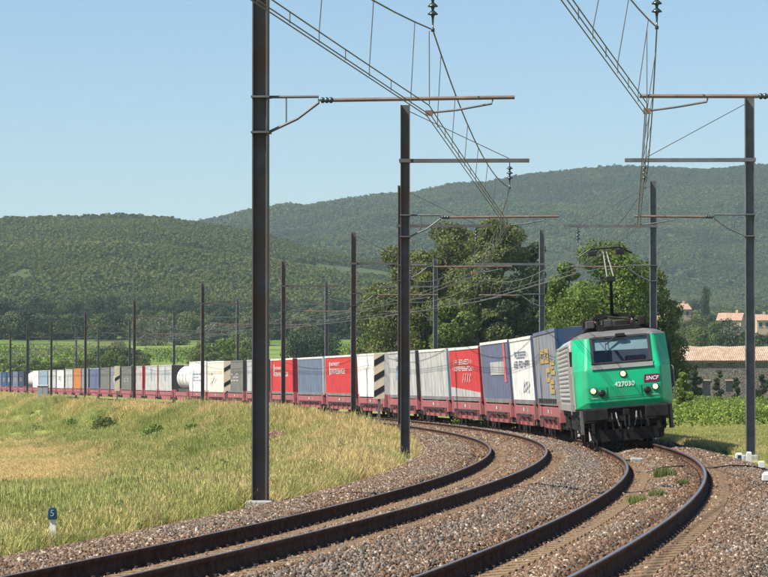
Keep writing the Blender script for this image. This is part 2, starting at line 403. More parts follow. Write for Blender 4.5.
rust = np.exp(-((O_ - OFFA - .75) / .5) ** 2) + np.exp(-((O_ - OFFA + .75) / .5) ** 2) + np.exp(-((O_ - ob_ - .75) / .55) ** 2) + np.exp(-((O_ - ob_ + .75) / .5) ** 2)
grey = sstep(O_, 3.3, 4.6) * .9 + np.exp(-((O_ + .0) / .5) ** 2) * .4 + sstep(fbm(S_ / 6, O_ / 1.5, 31), .5, .62) * .35
u = RNG.random(len(S_)); q = RNG.random(len(S_))
ki = np.where(u < rust * .7, 1, np.where(q < grey * .8, 2, np.where(RNG.random(len(S_)) < .11, 3, 0)))
ki = ki * 3 + RNG.integers(0, 3, len(S_))
scatter('ballast_stones', np.stack([X, Y, Z], -1), RNG.uniform(0, 6.28, (len(S_), 3)), np.repeat(SZ[:, None], 3, 1), ki, kinds, 'loose brown and grey ballast stones covering the track bed', 'gravel')

# ------------------------------------------------------------------ tracks: rails, sleepers, fastenings
m_rail = mat('rail_rust', (.085, .046, .03), .9, var=.4, scale=6, metal=0., spec=.06, bump=.2)
m_head = mat('rail_polished_head', (.48, .43, .39), .36, metal=1., var=.15, scale=2, streak=(1, 1, 1))
m_slp = mat('sleeper_concrete', (.27, .185, .11), .9, var=.3, scale=6, bump=.4, col2=(.20, .14, .09), mixs=3, spec=.2)
m_clip = mat('fastening_steel', (.09, .052, .034), .7, var=.3, scale=8)
PROF = [(-.075,-.172),(.075,-.172),(.075,-.160),(.012,-.142),(.009,-.05),(.034,-.038),(.036,-.006),(.030,0),(-.030,0),(-.036,-.006),(-.034,-.038),(-.009,-.05),(-.012,-.142),(-.075,-.160)]
def sweep_rail(offf, zf, s_arr, prof, closed=True):
    V = []
    for s in s_arr:
        x, y, z, th, c = P(s); an = math.atan(c / 1.5); o = offf(s); z0 = z + zf(c)
        for (p, q) in prof:
            oo_ = o + p * math.cos(an) - q * math.sin(an); zz = z0 + q * math.cos(an) + p * math.sin(an)
            V.append((x + oo_ * math.cos(th), y + oo_ * math.sin(th), zz))
    n = len(prof); a = np.arange(len(s_arr) * n).reshape(len(s_arr), n); a2 = np.roll(a, -1, 1)
    Qd = np.stack([a[:-1], a2[:-1], a2[1:], a[1:]], -1)
    if not closed: Qd = Qd[:, :-1]
    return np.array(V), Qd.reshape(-1, 4)
s_r = np.concatenate([np.arange(-60, 140, .8), np.arange(140, 700, 6.)])
slp_b = MB()
for sg in (-1, 1):
    yc = sg * .75
    slp_b.add([(-.145, yc-.42, -.42), (.145, yc-.42, -.42), (.145, yc+.42, -.42), (-.145, yc+.42, -.42), (-.115, yc-.40, -.166), (.115, yc-.40, -.166), (.115, yc+.40, -.166), (-.115, yc+.40, -.166)],
              [(0,3,2,1),(4,5,6,7),(0,1,5,4),(1,2,6,5),(2,3,7,6),(3,0,4,7)])
slp_b.box(-.03, .03, -.34, .34, -.30, -.24)
slp_me = slp_b.mesh('sleeper', m_slp)
clip_b = MB()
for sg in (-1, 1):
    for s2 in (-1, 1):
        y0 = sg * .75 + s2 * .095
        clip_b.box(-.045, .045, y0 - .036, y0 + .036, -.168, -.142); clip_b.tube([(0, y0, -.142), (0, y0, -.125)], .016, 6)
clip_me = clip_b.mesh('fastening', m_clip)
for tn, of in (('A', lambda s: OFFA), ('B', lambda s: float(offB(s)))):
    root = empty('railway_track', at(0, of(0)))
    tag(root, 'railway track on the left with no train on it' if tn == 'A' else 'railway track on the right carrying the green locomotive', 'track', kind='structure')
    inv = Matrix.Translation(-root.location)
    for sg in (-1, 1):
        V, Qd = sweep_rail(lambda s: of(s) + sg * .75, (lambda c: 0.) if sg < 0 else (lambda c: c), s_r, PROF)
        ro = link('rail', np_mesh('rail', V - np.array(root.location), Qd, m_rail), root)
        V, Qd = sweep_rail(lambda s: of(s) + sg * .75, (lambda c: .0015) if sg < 0 else (lambda c: c + .0015), s_r, [(-.024, 0), (.018, 0)], False)
        link('running_surface', np_mesh('running_surface', V - np.array(root.location), Qd, m_head), ro)
    n_s = 0
    for k in range(330):
        s = -16 + k * .6
        if (tn == 'B' and s > 62) or s > 160 or n_s >= 295: break
        sl = link('sleeper', slp_me, root, mat=inv @ veh_matrix(tn, s - .1, s + .1)); n_s += 1
        if s < 90: link('rail_fastening', clip_me, sl)

def leaf_cloud(lobes, n, size, seed, jit=.75, zmin=None):
    """n leaf-sized quads on and in the given ellipsoid lobes (cx,cy,cz,rx,ry,rz)"""
    r = np.random.default_rng(seed); lo = np.array(lobes, float)
    wgt = (lo[:, 3] * lo[:, 4] * lo[:, 5]) ** .67; li = r.choice(len(lo), n, p=wgt / wgt.sum())
    d = r.normal(size=(n, 3)); d /= np.linalg.norm(d, axis=1)[:, None]
    rad = 1 - .45 * r.random(n) ** 1.6 + r.normal(0, .05, n)
    C = lo[li, :3] + d * lo[li, 3:] * rad[:, None]
    if zmin is not None: k = C[:, 2] > zmin; C, d = C[k], d[k]; n = len(C)
    nn = d + r.normal(0, jit, (n, 3)); nn /= np.linalg.norm(nn, axis=1)[:, None]
    ref = r.normal(size=(n, 3)); a = np.cross(nn, ref); a /= np.linalg.norm(a, axis=1)[:, None] + 1e-9; b = np.cross(nn, a)
    s = size * r.uniform(.55, 1.3, (n, 1)); e = r.uniform(.55, .9, (n, 1))
    V = np.stack([C - a * s, C - b * s * e, C + a * s, C + b * s * e], 1).reshape(-1, 3)
    Qd = np.arange(n * 4).reshape(n, 4)
    return V, Qd, r.random(n)

# ------------------------------------------------------------------ grass
def grass_clump(name, m, n, h, spread, seed, wid=.0048, bend=.5, heads=0.):
    r = np.random.default_rng(seed); V = []; Fq = []; tint = []
    for i in range(n):
        a = r.uniform(0, 6.283); rr = spread * math.sqrt(r.random()); bx, by = rr * math.cos(a), rr * math.sin(a)
        hh = h * r.uniform(.5, 1.15); ld = r.uniform(0, 6.283); bd = bend * hh * r.uniform(.1, 1.); fa = r.uniform(0, 6.283)
        wv = wid * r.uniform(.7, 1.4); dx, dy = math.cos(fa) * wv, math.sin(fa) * wv
        pts = [(0, 0, 0), (.25 * bd, 0, .55 * hh), (bd, 0, hh)]
        base = len(V)
        for j, (q, _, zz) in enumerate(pts):
            k = (1, .75, .15)[j]; cx, cy = bx + math.cos(ld) * q, by + math.sin(ld) * q
            if heads and j == 2: k = .8
            V += [(cx - dx * k, cy - dy * k, zz), (cx + dx * k, cy + dy * k, zz)]
        tt = r.random()
        for j in range(2): Fq.append((base + 2*j, base + 2*j + 1, base + 2*j + 3, base + 2*j + 2)); tint.append(tt)
        if heads and r.random() < heads:
            b2 = len(V); cx, cy = bx + math.cos(ld) * bd, by + math.sin(ld) * bd; hs = .06
            V += [(cx - dx*1.6, cy - dy*1.6, hh - .02), (cx + dx*1.6, cy + dy*1.6, hh - .02), (cx + dx*.5, cy + dy*.5, hh + hs), (cx - dx*.5, cy - dy*.5, hh + hs)]
            Fq.append((b2, b2+1, b2+2, b2+3)); tint.append(min(1, tt + .3))
    return np_mesh(name, np.array(V), np.array(Fq), m, {'tint': ('FACE', 'FLOAT', np.array(tint))})
m_gg = mat('grass_green', (.24, .30, .075), .7, var=.2, scale=1, inst=.2, attr='tint', trans=.4, spec=.2)
m_gl = mat('grass_light', (.44, .45, .15), .7, var=.2, scale=1, inst=.2, attr='tint', trans=.4, spec=.2)
m_gd = mat('grass_dry', (.66, .52, .24), .8, var=.2, scale=1, inst=.2, attr='tint', trans=.35, spec=.2)
g_kinds = [grass_clump('tuft_a', m_gg, 64, .45, .26, 1), grass_clump('tuft_b', m_gg, 64, .38, .26, 2), grass_clump('tuft_c', m_gl, 64, .5, .26, 3, heads=.15), grass_clump('tuft_d', m_gl, 64, .42, .28, 4, heads=.1),
           grass_clump('tuft_e', m_gd, 54, .52, .26, 5, heads=.15), grass_clump('tuft_f', m_gd, 54, .42, .28, 6, heads=.1)]
m_bw = mat('weed_leaf', (.16, .20, .05), .7, var=.25, scale=1, inst=.25, attr='tint', trans=.35)
def weed(seed, h, n):
    lo = [(0, 0, h * .5, .16, .16, h * .5)]; V, Qd, tn = leaf_cloud(lo, n, .035, seed); return np_mesh('broad_weed', V, Qd, m_bw, {'tint': ('FACE', 'FLOAT', tn)})
def grass_pts(n, Y0_, Y1_, pxa, pxb, omin, omax):
    # area-uniform in the view wedge
    Y = np.sqrt(RNG.uniform(Y0_**2, Y1_**2, n)); p = RNG.uniform(pxa, pxb, n); X = (p - 384) * Y / F_PX
    s, o, zt = s_o(X, Y); k = (o > omin) & (o < omax); return X[k], Y[k], s[k], o[k]
sets = []
for (n, ya, yb, sc) in ((30000, 30, 75, .8), (34000, 75, 130, 1.), (30000, 130, 240, 1.4), (26000, 240, 560, 2.2)):
    X, Y, s, o = grass_pts(int(n * 1.4), ya, yb, -290, 520, -90, -4.75); sets.append((X, Y, s, o, sc))
X = np.concatenate([q[0] for q in sets]); Y = np.concatenate([q[1] for q in sets]); O = np.concatenate([q[3] for q in sets]); Sx = np.concatenate([q[2] for q in sets]); SCL = np.concatenate([np.full(len(q[0]), q[4]) for q in sets])
d = dry_f(X, Y); gr = fbm(X / 3.1, Y / 6., 44)
k = RNG.random(len(X)) < np.interp(-O, [4.75, 5.3, 6], [.25, .8, 1]); X, Y, O, Sx, SCL, d, gr = X[k], Y[k], O[k], Sx[k], SCL[k], d[k], gr[k]
CLEAR = [(at(15, -4.73), .75), (at(51.7, -4.73), .6)] 
mkx, mky, mkz = on_ground(53, 547)
for cpt, cr in CLEAR + [(Vector((mkx, mky, 0)), .22)]:
    k = (X - cpt.x) ** 2 + ((Y - cpt.y + .35) / 1.6) ** 2 > cr ** 2; X, Y, O, Sx, SCL, d, gr = X[k], Y[k], O[k], Sx[k], SCL[k], d[k], gr[k]
g_kinds += [weed(800 + q, .32 + .14 * q, 90) for q in range(3)]
ki = np.where(RNG.random(len(X)) < .035, RNG.integers(6, 9, len(X)), -1)
ki = np.where(ki >= 0, ki, np.where(RNG.random(len(X)) < d, RNG.integers(4, 6, len(X)), np.where(RNG.random(len(X)) < sstep(gr, .70, .44), RNG.integers(2, 4, len(X)), RNG.integers(0, 2, len(X)))))
field = sstep(Y, 105, 135) * sstep(Y, 300, 220) * sstep(-O, 15, 19)
hgt = (.4 + 1.4 * fbm(X / 1.4, Y / 3.5, 77)) * (1 - .65 * field) * np.interp(-O, [4.3, 5.5, 7], [.55, .85, 1.]) * (1 + .5 * sstep(Sx, 60, 110) * sstep(-O, 10, 6))
zz = ground_z(X, Y) - .03
rot = np.zeros((len(X), 3)); rot[:, 2] = RNG.uniform(0, 6.28, len(X)); rot[:, 0] = RNG.normal(0, .12, len(X)); rot[:, 1] = RNG.normal(0, .12, len(X))
sc3 = np.stack([SCL, SCL, hgt * np.minimum(SCL, 1.15)], -1)
scatter('meadow_grass', np.stack([X, Y, zz], -1), rot, sc3, ki, g_kinds, 'tall green and straw coloured grass on the left embankment', 'grass')
# right verge
sets = []
for (n, ya, yb, sc) in ((9000, 50, 95, .5), (16000, 95, 170, .85), (9000, 170, 430, 1.6)):
    X, Y, s, o = grass_pts(int(n * 1.9), ya, yb, 560, 1075, 4.75, 90); sets.append((X, Y, s, o, np.full(len(X), sc)))
X, Y, s, o, SCL = [np.concatenate([q[i] for q in sets]) for i in range(5)]
ki = np.where((RNG.random(len(X)) < sstep(o, 7., 5) * .35 + .05), RNG.integers(4, 6, len(X)), RNG.integers(0, 4, len(X)))
rot = np.zeros((len(X), 3)); rot[:, 2] = RNG.uniform(0, 6.28, len(X))
zz = np.maximum(ground_z(X, Y), -9) - .03
scatter('verge_grass', np.stack([X, Y, zz], -1), rot, np.stack([SCL, SCL, np.full(len(X), .5)], -1), ki, g_kinds, 'low green grass on the right verge and field', 'grass')

# ------------------------------------------------------------------ trees
def crown_lobes(h, w, seed, n=14, low=.28, top=1.):
    r = np.random.default_rng(seed); L_ = []
    for i in range(n):
        a = r.uniform(0, 6.283); t = (i + .5) / n; z = h * (low + (top - low) * t); 
        env = math.sin(math.pi * min(1, max(.06, (t * .82 + .16)))) ** .75
        rr = w * .5 * env * r.uniform(.35, .8); k = w * r.uniform(.17, .27) * (.7 + .45 * env)
        z = min(z, h - k * .75)
        L_.append((rr * math.cos(a), rr * math.sin(a), z, k, k, k * r.uniform(.65, .9)))
    return L_
m_bark = mat('bark', (.10, .075, .055), .95, var=.3, scale=8, bump=.6)
def leafmat(name, c): return mat(name, c, .65, var=.25, scale=.6, attr='tint', trans=.3, spec=.25)
LM = {'oak': leafmat('leaf_oak', (.135, .155, .048)), 'bright': leafmat('leaf_bright', (.13, .185, .032)), 'dark': leafmat('leaf_dark', (.055, .078, .034)),
      'grey': leafmat('leaf_grey', (.16, .17, .10)), 'mid': leafmat('leaf_mid', (.12, .155, .04)), 'vine': leafmat('leaf_vine', (.20, .27, .05)), 'yellowgreen': leafmat('leaf_yg', (.12, .135, .03))}
def tree_meshes(h, w, kind, seed, n, leaf, nl=14, low=.28):
    lob = crown_lobes(h, w, seed, nl, low); V, Qd, tn = leaf_cloud(lob, n, leaf, seed + 50)
    crown = np_mesh('crown', V, Qd, LM[kind], {'tint': ('FACE', 'FLOAT', tn)})
    mb = MB(); r0 = .022 * h + .05
    mb.tube([(0, 0, -.6), (0, 0, h * .12), (.01 * h, 0, h * .35), (-.01 * h, .01 * h, h * .6), (0, 0, h * .8)], [r0 * 1.3, r0, r0 * .8, r0 * .5, r0 * .15], 7)
    for q in lob[::2]:
        z0 = max(h * .15, q[2] - h * .22); mb.tube([(0, 0, z0), (q[0] * .6, q[1] * .6, q[2] - h * .06), (q[0], q[1], q[2])], [r0 * .42, r0 * .25, r0 * .08], 5)
    return crown, mb.mesh('trunk', m_bark, True)
def place_tree(name, X, Y, ms, label, group=None, scale=1., rz=0., cat='tree', z=None):
    root = empty(name, (X, Y, gz(X, Y) if z is None else z)); root.rotation_euler = (0, 0, rz); root.scale = (scale,) * 3 if not isinstance(scale, tuple) else scale
    tag(root, label, cat, group); link('crown', ms[0], root); link('trunk', ms[1], root); return root
def tree_px(name, pxc, ytop, wpx, Y, kind, seed, n, leaf, label, group=None, nl=14, low=.2, cat='tree'):
    X = (pxc - 384) * Y / F_PX; z = gz(X, Y); h = EYE + (YH - ytop) * Y / F_PX - z; w_ = wpx * Y / F_PX
    return place_tree(name, X, Y, tree_meshes(h, w_, kind, seed, n, leaf, nl, low), label, group, z=z)
# the wood behind the train, right of the second left mast
tree_px('oak_tree', 398, 246, 74, 372, 'oak', 3, 27500, .145, 'broad oak at the left end of the wood behind the red trailers', nl=24)
tree_px('oak_tree', 377, 282, 52, 388, 'mid', 21, 14000, .145, 'fresh green oak lowest at the left edge of the wood', nl=18, low=.1)
tree_px('oak_tree', 452, 300, 60, 322, 'mid', 22, 14000, .145, 'fresh green low tree right above the plain light grey trailer', nl=18, low=.1)
tree_px('oak_tree', 446, 222, 78, 362, 'oak', 4, 32500, .145, 'tall oak rising left of the middle of the wood behind the train', nl=22)
tree_px('oak_tree', 496, 219, 80, 350, 'oak', 5, 32500, .145, 'tallest oak in the wood, its top meeting the overhead wires', nl=22)
tree_px('oak_tree', 531, 243, 52, 372, 'dark', 6, 22500, .145, 'dark oak at the right end of the wood, by the steel mast', nl=18)
tree_px('oak_tree', 472, 232, 66, 366, 'oak', 24, 24000, .145, 'oak filling the middle of the wood between its two tallest trees', nl=26)
tree_px('oak_tree', 424, 262, 50, 340, 'yellowgreen', 16, 17500, .145, 'yellowish lower oak in front of the tall wood trees', nl=16)
tree_px('oak_tree', 478, 268, 64, 335, 'oak', 17, 20000, .145, 'rounded lower oak standing before the tallest tree of the wood', nl=16)
tree_px('oak_tree', 512, 280, 60, 335, 'dark', 18, 20000, .145, 'dark lower oak above the blue and white trailers', nl=16)
tree_px('lime_tree', 606, 240, 100, 300, 'bright', 7, 37500, .125, 'bright green leafy tree behind the locomotive roof', nl=26, low=.12)
tree_px('lime_tree', 566, 262, 50, 312, 'bright', 8, 17500, .125, 'bright green tree left of the pantograph, above the grey trailer', nl=16, low=.12)
tree_px('lime_tree', 650, 262, 66, 306, 'mid', 9, 22500, .125, 'green tree with ragged branches right of the slim steel mast', nl=18, low=.1)
# bushes by the stone barn
tree_px('bush', 684, 372, 20, 250, 'vine', 30, 3600, .09, 'light green leafy bush just right of the locomotive', nl=9, low=.1, cat='bush')
tree_px('bush', 694, 364, 18, 402, 'dark', 31, 6000, .12, 'dark climbing bush against the barn wall near the locomotive', nl=10, low=.05, cat='bush')
tree_px('bush', 719, 370, 13, 402, 'dark', 32, 3000, .11, 'narrow dark shrub against the middle of the barn wall', nl=8, low=.05, cat='bush')
tree_px('bush', 736, 378, 11, 404, 'dark', 33, 2400, .11, 'small dark shrub at the barn wall left of the mast', nl=8, low=.05, cat='bush')
tree_px('bush', 762, 374, 15, 404, 'dark', 34, 2600, .11, 'dark shrub at the barn wall right of the mast', nl=8, low=.05, cat='bush')

# background trees: a few meshes copied many times
bt = {k: [tree_meshes(8, 8.5, k, 100 + i + 9 * j, 3000, .25, 14, .06) for i in range(2)] for j, k in enumerate(('oak', 'dark', 'mid', 'grey', 'bright'))}
def put_row(specs, label, group, name='field_tree'):
    specs = sorted(specs, key=lambda q: q[0]); NTH = ['leftmost', 'second', 'third', 'fourth', 'fifth', 'sixth', 'seventh', 'eighth', 'ninth', 'tenth', 'eleventh', 'twelfth', 'thirteenth', 'fourteenth', 'fifteenth', 'sixteenth', 'seventeenth', 'eighteenth', 'nineteenth']
    base_label = label
    for qn, (pxc, ybase, ytop, wpx, kind) in enumerate(specs):
        if 1 < len(specs) < 20: label = base_label + (', leftmost of its row' if qn == 0 else ', %s from the left' % NTH[qn])
        # depth where the slope meets the row of the tree's foot
        Ys = np.arange(560, 1900, 10.); Xs = (pxc - 384) * Ys / F_PX; yy = YH - (ground_z(Xs, Ys) - EYE) * F_PX / Ys
        i = int(np.argmin(np.where(yy <= ybase, 0, 1) * 1e6 + np.arange(len(Ys)))); Y = float(Ys[i]); X = float(Xs[i])
        h = (ybase - ytop) * Y / F_PX; w_ = wpx * Y / F_PX
        place_tree(name, X, Y, random.choice(bt[kind]), label, group, (w_ / 8.5, w_ / 8.5, h / 8.0), random.uniform(0, 6.28))
rr = random.Random(5)
# hedge just behind the train on the left
put_row([(x, 374, 374 - rr.uniform(9, 17) - (8 if x > 100 else 0), rr.uniform(18, 30), rr.choice(['mid', 'oak', 'mid', 'bright'])) for x in range(4, 250, 15) if not 150 < x < 190],
        'green hedge tree along the line behind the far wagons', 'hedge trees behind the far wagons')
put_row([(x, 368, 368 - rr.uniform(24, 42), rr.uniform(26, 40), rr.choice(['mid', 'oak', 'bright'])) for x in range(205, 262, 16)],
        'leafy green tree behind the cream trailer', 'leafy trees behind the cream trailer')
put_row([(x, 366, 366 - rr.uniform(30, 38), 36, 'dark') for x in (296, 312, 326)], 'dark rounded tree below the vineyard terraces', 'dark trees below the vineyard')
put_row([(x, 346, 346 - rr.uniform(20, 30), rr.uniform(24, 34), rr.choice(['grey', 'grey', 'mid'])) for x in (142, 158, 176, 212, 232, 262)],
        'grey green willow-like tree at the upper field edge', 'grey green trees at the upper field edge')
put_row([(x + rr.uniform(-4, 4), 340, 340 - rr.uniform(17, 32), rr.uniform(24, 36), rr.choice(['dark', 'dark', 'oak'])) for x in list(range(-30, 140, 9)) + list(range(190, 400, 10))],
        'dark tree at the foot of the wooded hill', 'trees at the foot of the wooded hill')
put_row([(x + rr.uniform(-5, 5), 322, 322 - rr.uniform(14, 26), rr.uniform(20, 32), rr.choice(['dark', 'dark', 'oak'])) for x in range(-30, 420, 12)],
        'oak on the lower hill slope above the fields', 'oaks on the lower hill slope')
put_row([(x + rr.uniform(-4, 4), 354, 354 - rr.uniform(17, 38), rr.uniform(20, 34), rr.choice(['grey', 'mid', 'oak', 'dark', 'mid'])) for x in range(660, 800, 8)],
        'garden tree between the barn roof and the hamlet', 'garden trees behind the barn')
put_row([(x + rr.uniform(-5, 5), 336, 336 - rr.uniform(14, 28), rr.uniform(18, 30), rr.choice(['grey', 'mid', 'oak', 'dark'])) for x in (664, 676, 690, 702, 716, 747, 758, 772, 786)],
        'tree among the hamlet houses on the slope', 'trees among the hamlet houses')
put_row([(x + rr.uniform(-5, 5), 318, 318 - rr.uniform(12, 22), rr.uniform(18, 30), rr.choice(['mid', 'oak', 'dark', 'mid'])) for x in range(655, 800, 10)],
        'tree on the slope above the hamlet houses', 'trees above the hamlet houses')
put_row([(x, 371, 371 - h_, w_, k_) for x, h_, w_, k_ in ((104, 24, 30, 'dark'), (120, 30, 34, 'oak'), (136, 22, 28, 'dark'), (246, 34, 36, 'oak'), (345, 16, 26, 'mid'), (362, 20, 28, 'oak'))], 'dark leafy tree in the hedge gap behind the middle wagons', 'dark trees in the hedge behind the middle wagons')
put_row([(706, 322, 287, 13, 'dark')], 'tall dark conifer above the hamlet roofs', None, 'conifer_tree')

# ------------------------------------------------------------------ forest on the hills (stuff)
m_fo = [mat('forest_leaf_%d' % i, c, .8, var=.2, scale=.5, inst=.13, trans=.25, spec=.08) for i, c in enumerate([(.105, .128, .035), (.118, .138, .037), (.09, .112, .035), (.14, .155, .042)])]
fk = []
for i in range(6):
    lob = crown_lobes(2.0, 2.1, 300 + i, 7, .15); V, Qd, tn = leaf_cloud(lob, 110, .24, 400 + i, .4)
    fk.append(np_mesh('wood_tree_%d' % i, V, Qd, m_fo[i % 4], {'tint': ('FACE', 'FLOAT', tn)}))
def forest(n, ya, yb, s0, s1):
    Y = np.sqrt(RNG.uniform(ya**2, yb**2, n)); n = int(n * 1.5); Y = np.sqrt(RNG.uniform(ya**2, yb**2, n)); p = RNG.uniform(-390, 1155, n); return (p - 384) * Y / F_PX, Y, RNG.uniform(s0, s1, n)
sets = [forest(42000, 1080, 1600, 1.2, 2.3), forest(90000, 1600, 2480, 1.3, 2.5), forest(125000, 2700, 4720, 1.9, 3.5)]
X, Y, SCL = [np.concatenate([q[i] for q in sets]) for i in range(3)]
clear = fbm(X / 90, Y / 130, 91); k = RNG.random(len(X)) < np.where(Y > 2500, 1, sstep(clear, .28, .38)); X, Y, SCL = X[k], Y[k], SCL[k]
patch = fbm(X / 70, Y / 110, 92)
ord_ = np.array([2, 0, 4, 1, 5, 3])     # from the darkest to the lightest kind
kk = ord_[np.clip(((patch - .28) * 13 + RNG.normal(0, .8, len(X))).astype(int), 0, 5)]
SCL = SCL * np.interp(fbm(X / 45, Y / 60, 95), [.3, .7], [.75, 1.35])
rot = np.zeros((len(X), 3)); rot[:, 2] = RNG.uniform(0, 6.28, len(X))
scatter('hill_forest', np.stack([X, Y, ground_z(X, Y) - .3], -1), rot, np.stack([SCL, SCL, SCL * RNG.uniform(.6, 1.0, len(X))], -1), kk, fk, 'dense oak forest covering the hills', 'forest')

# ------------------------------------------------------------------ vineyards
def vine_row_mesh(length, seed, leaf=.13, per=26):
    lob = [(x, 0, .62, .7, .34, .5) for x in np.arange(-length / 2, length / 2, .8)]
    V, Qd, tn = leaf_cloud(lob, int(length * per), leaf, seed); mb = MB()
    return np_mesh('foliage', V, Qd, LM['vine'], {'tint': ('FACE', 'FLOAT', tn)})
def vine_row(X, Y, length, rz, label, group, leaf, per, seed, sc=1.):
    # follow the ground along the row
    fo = vine_row_mesh(length, seed, leaf, per); co = np.empty(len(fo.vertices) * 3, np.float32); fo.vertices.foreach_get('co', co); co = co.reshape(-1, 3)
    co[:, 1:] *= sc
    wx = X + co[:, 0] * math.cos(rz); wy = Y + co[:, 0] * math.sin(rz); co[:, 2] += ground_z(wx, wy) - gz(X, Y)
    fo.vertices.foreach_set('co', co.ravel()); fo.update(); o = link('vine_row', fo, loc=(X, Y, gz(X, Y))); o.rotation_euler = (0, 0, rz); tag(o, label, 'vines', group)
for i, Y in enumerate((172, 186, 201, 217, 234, 252, 272, 294, 318, 344, 372)):
    xc = (725 - 384) * Y / F_PX
    vine_row(xc + Y * .02, Y, 18 + Y * .09, R(2), 'green vine row before the stone barn, %s counted from the track' % ['first', 'second', 'third', 'fourth', 'fifth', 'sixth', 'seventh', 'eighth', 'ninth', 'tenth', 'eleventh'][i], 'vine rows before the barn', .085, 110, 500 + i, 1.0)
for i, Y in enumerate((770, 800, 830, 862, 895, 930, 966)):
    X = (352 - 384) * Y / F_PX
    vine_row(X, Y, 25, R(3), 'light green vine row on the terrace above the slate trailer, %s up the slope' % ['lowest', 'second', 'third', 'fourth', 'fifth', 'sixth', 'seventh'][i], 'terrace vine rows behind the train', .17, 46, 540 + i, 1.9)
for i, Y in enumerate((790, 820, 850, 885, 920)):
    X = (60 - 384) * Y / F_PX
    vine_row(X, Y, 34, R(2), 'light green vine row in the far left field, %s up the slope' % ['lowest', 'second', 'third', 'fourth', 'fifth', 'sixth', 'seventh'][i], 'far left vine rows', .17, 40, 560 + i, 1.7)
    X = (172 - 384) * Y / F_PX
    vine_row(X, Y, 14, R(2), 'light green vine row behind the white tank, %s up the slope' % ['lowest', 'second', 'third', 'fourth', 'fifth', 'sixth', 'seventh'][i], 'middle vine rows', .17, 40, 580 + i, 1.7)

# ------------------------------------------------------------------ overhead line: masts and wires
m_steel = mat('mast_steel', (.10, .096, .098), .7, var=.3, scale=2.5, metal=.0, col2=(.11, .075, .055), mixs=1.2, spec=.4)
m_galv = mat('mast_galvanised', (.13, .13, .135), .6, var=.25, scale=3, metal=.1, spec=.5)
m_arm = mat('arm_steel', (.17, .13, .11), .6, var=.35, scale=5, col2=(.2, .11, .07), mixs=3)
m_ins = mat('insulator_glaze', (.035, .05, .05), .2, var=.2)
m_wire = mat('wire_copper', (.13, .125, .115), .5, metal=.3, var=.2, scale=2)
m_conc = mat('concrete', (.40, .385, .36), .9, var=.2, scale=5, bump=.4)
ORD = ['', 'nearest', 'second', 'third', 'fourth', 'fifth', 'sixth', 'seventh', 'eighth', 'ninth', 'tenth', 'eleventh', 'twelfth', 'thirteenth']
MS = [-22, 15, 51.7, 87.3, 126.5, 166, 213.5, 265.5, 317.7, 366, 408.5, 444.5, 492, 545]
C_Z, AUX_Z, MES_Z = 6.05, 6.22, 7.12
MDZ = {0: .33, 1: .33}
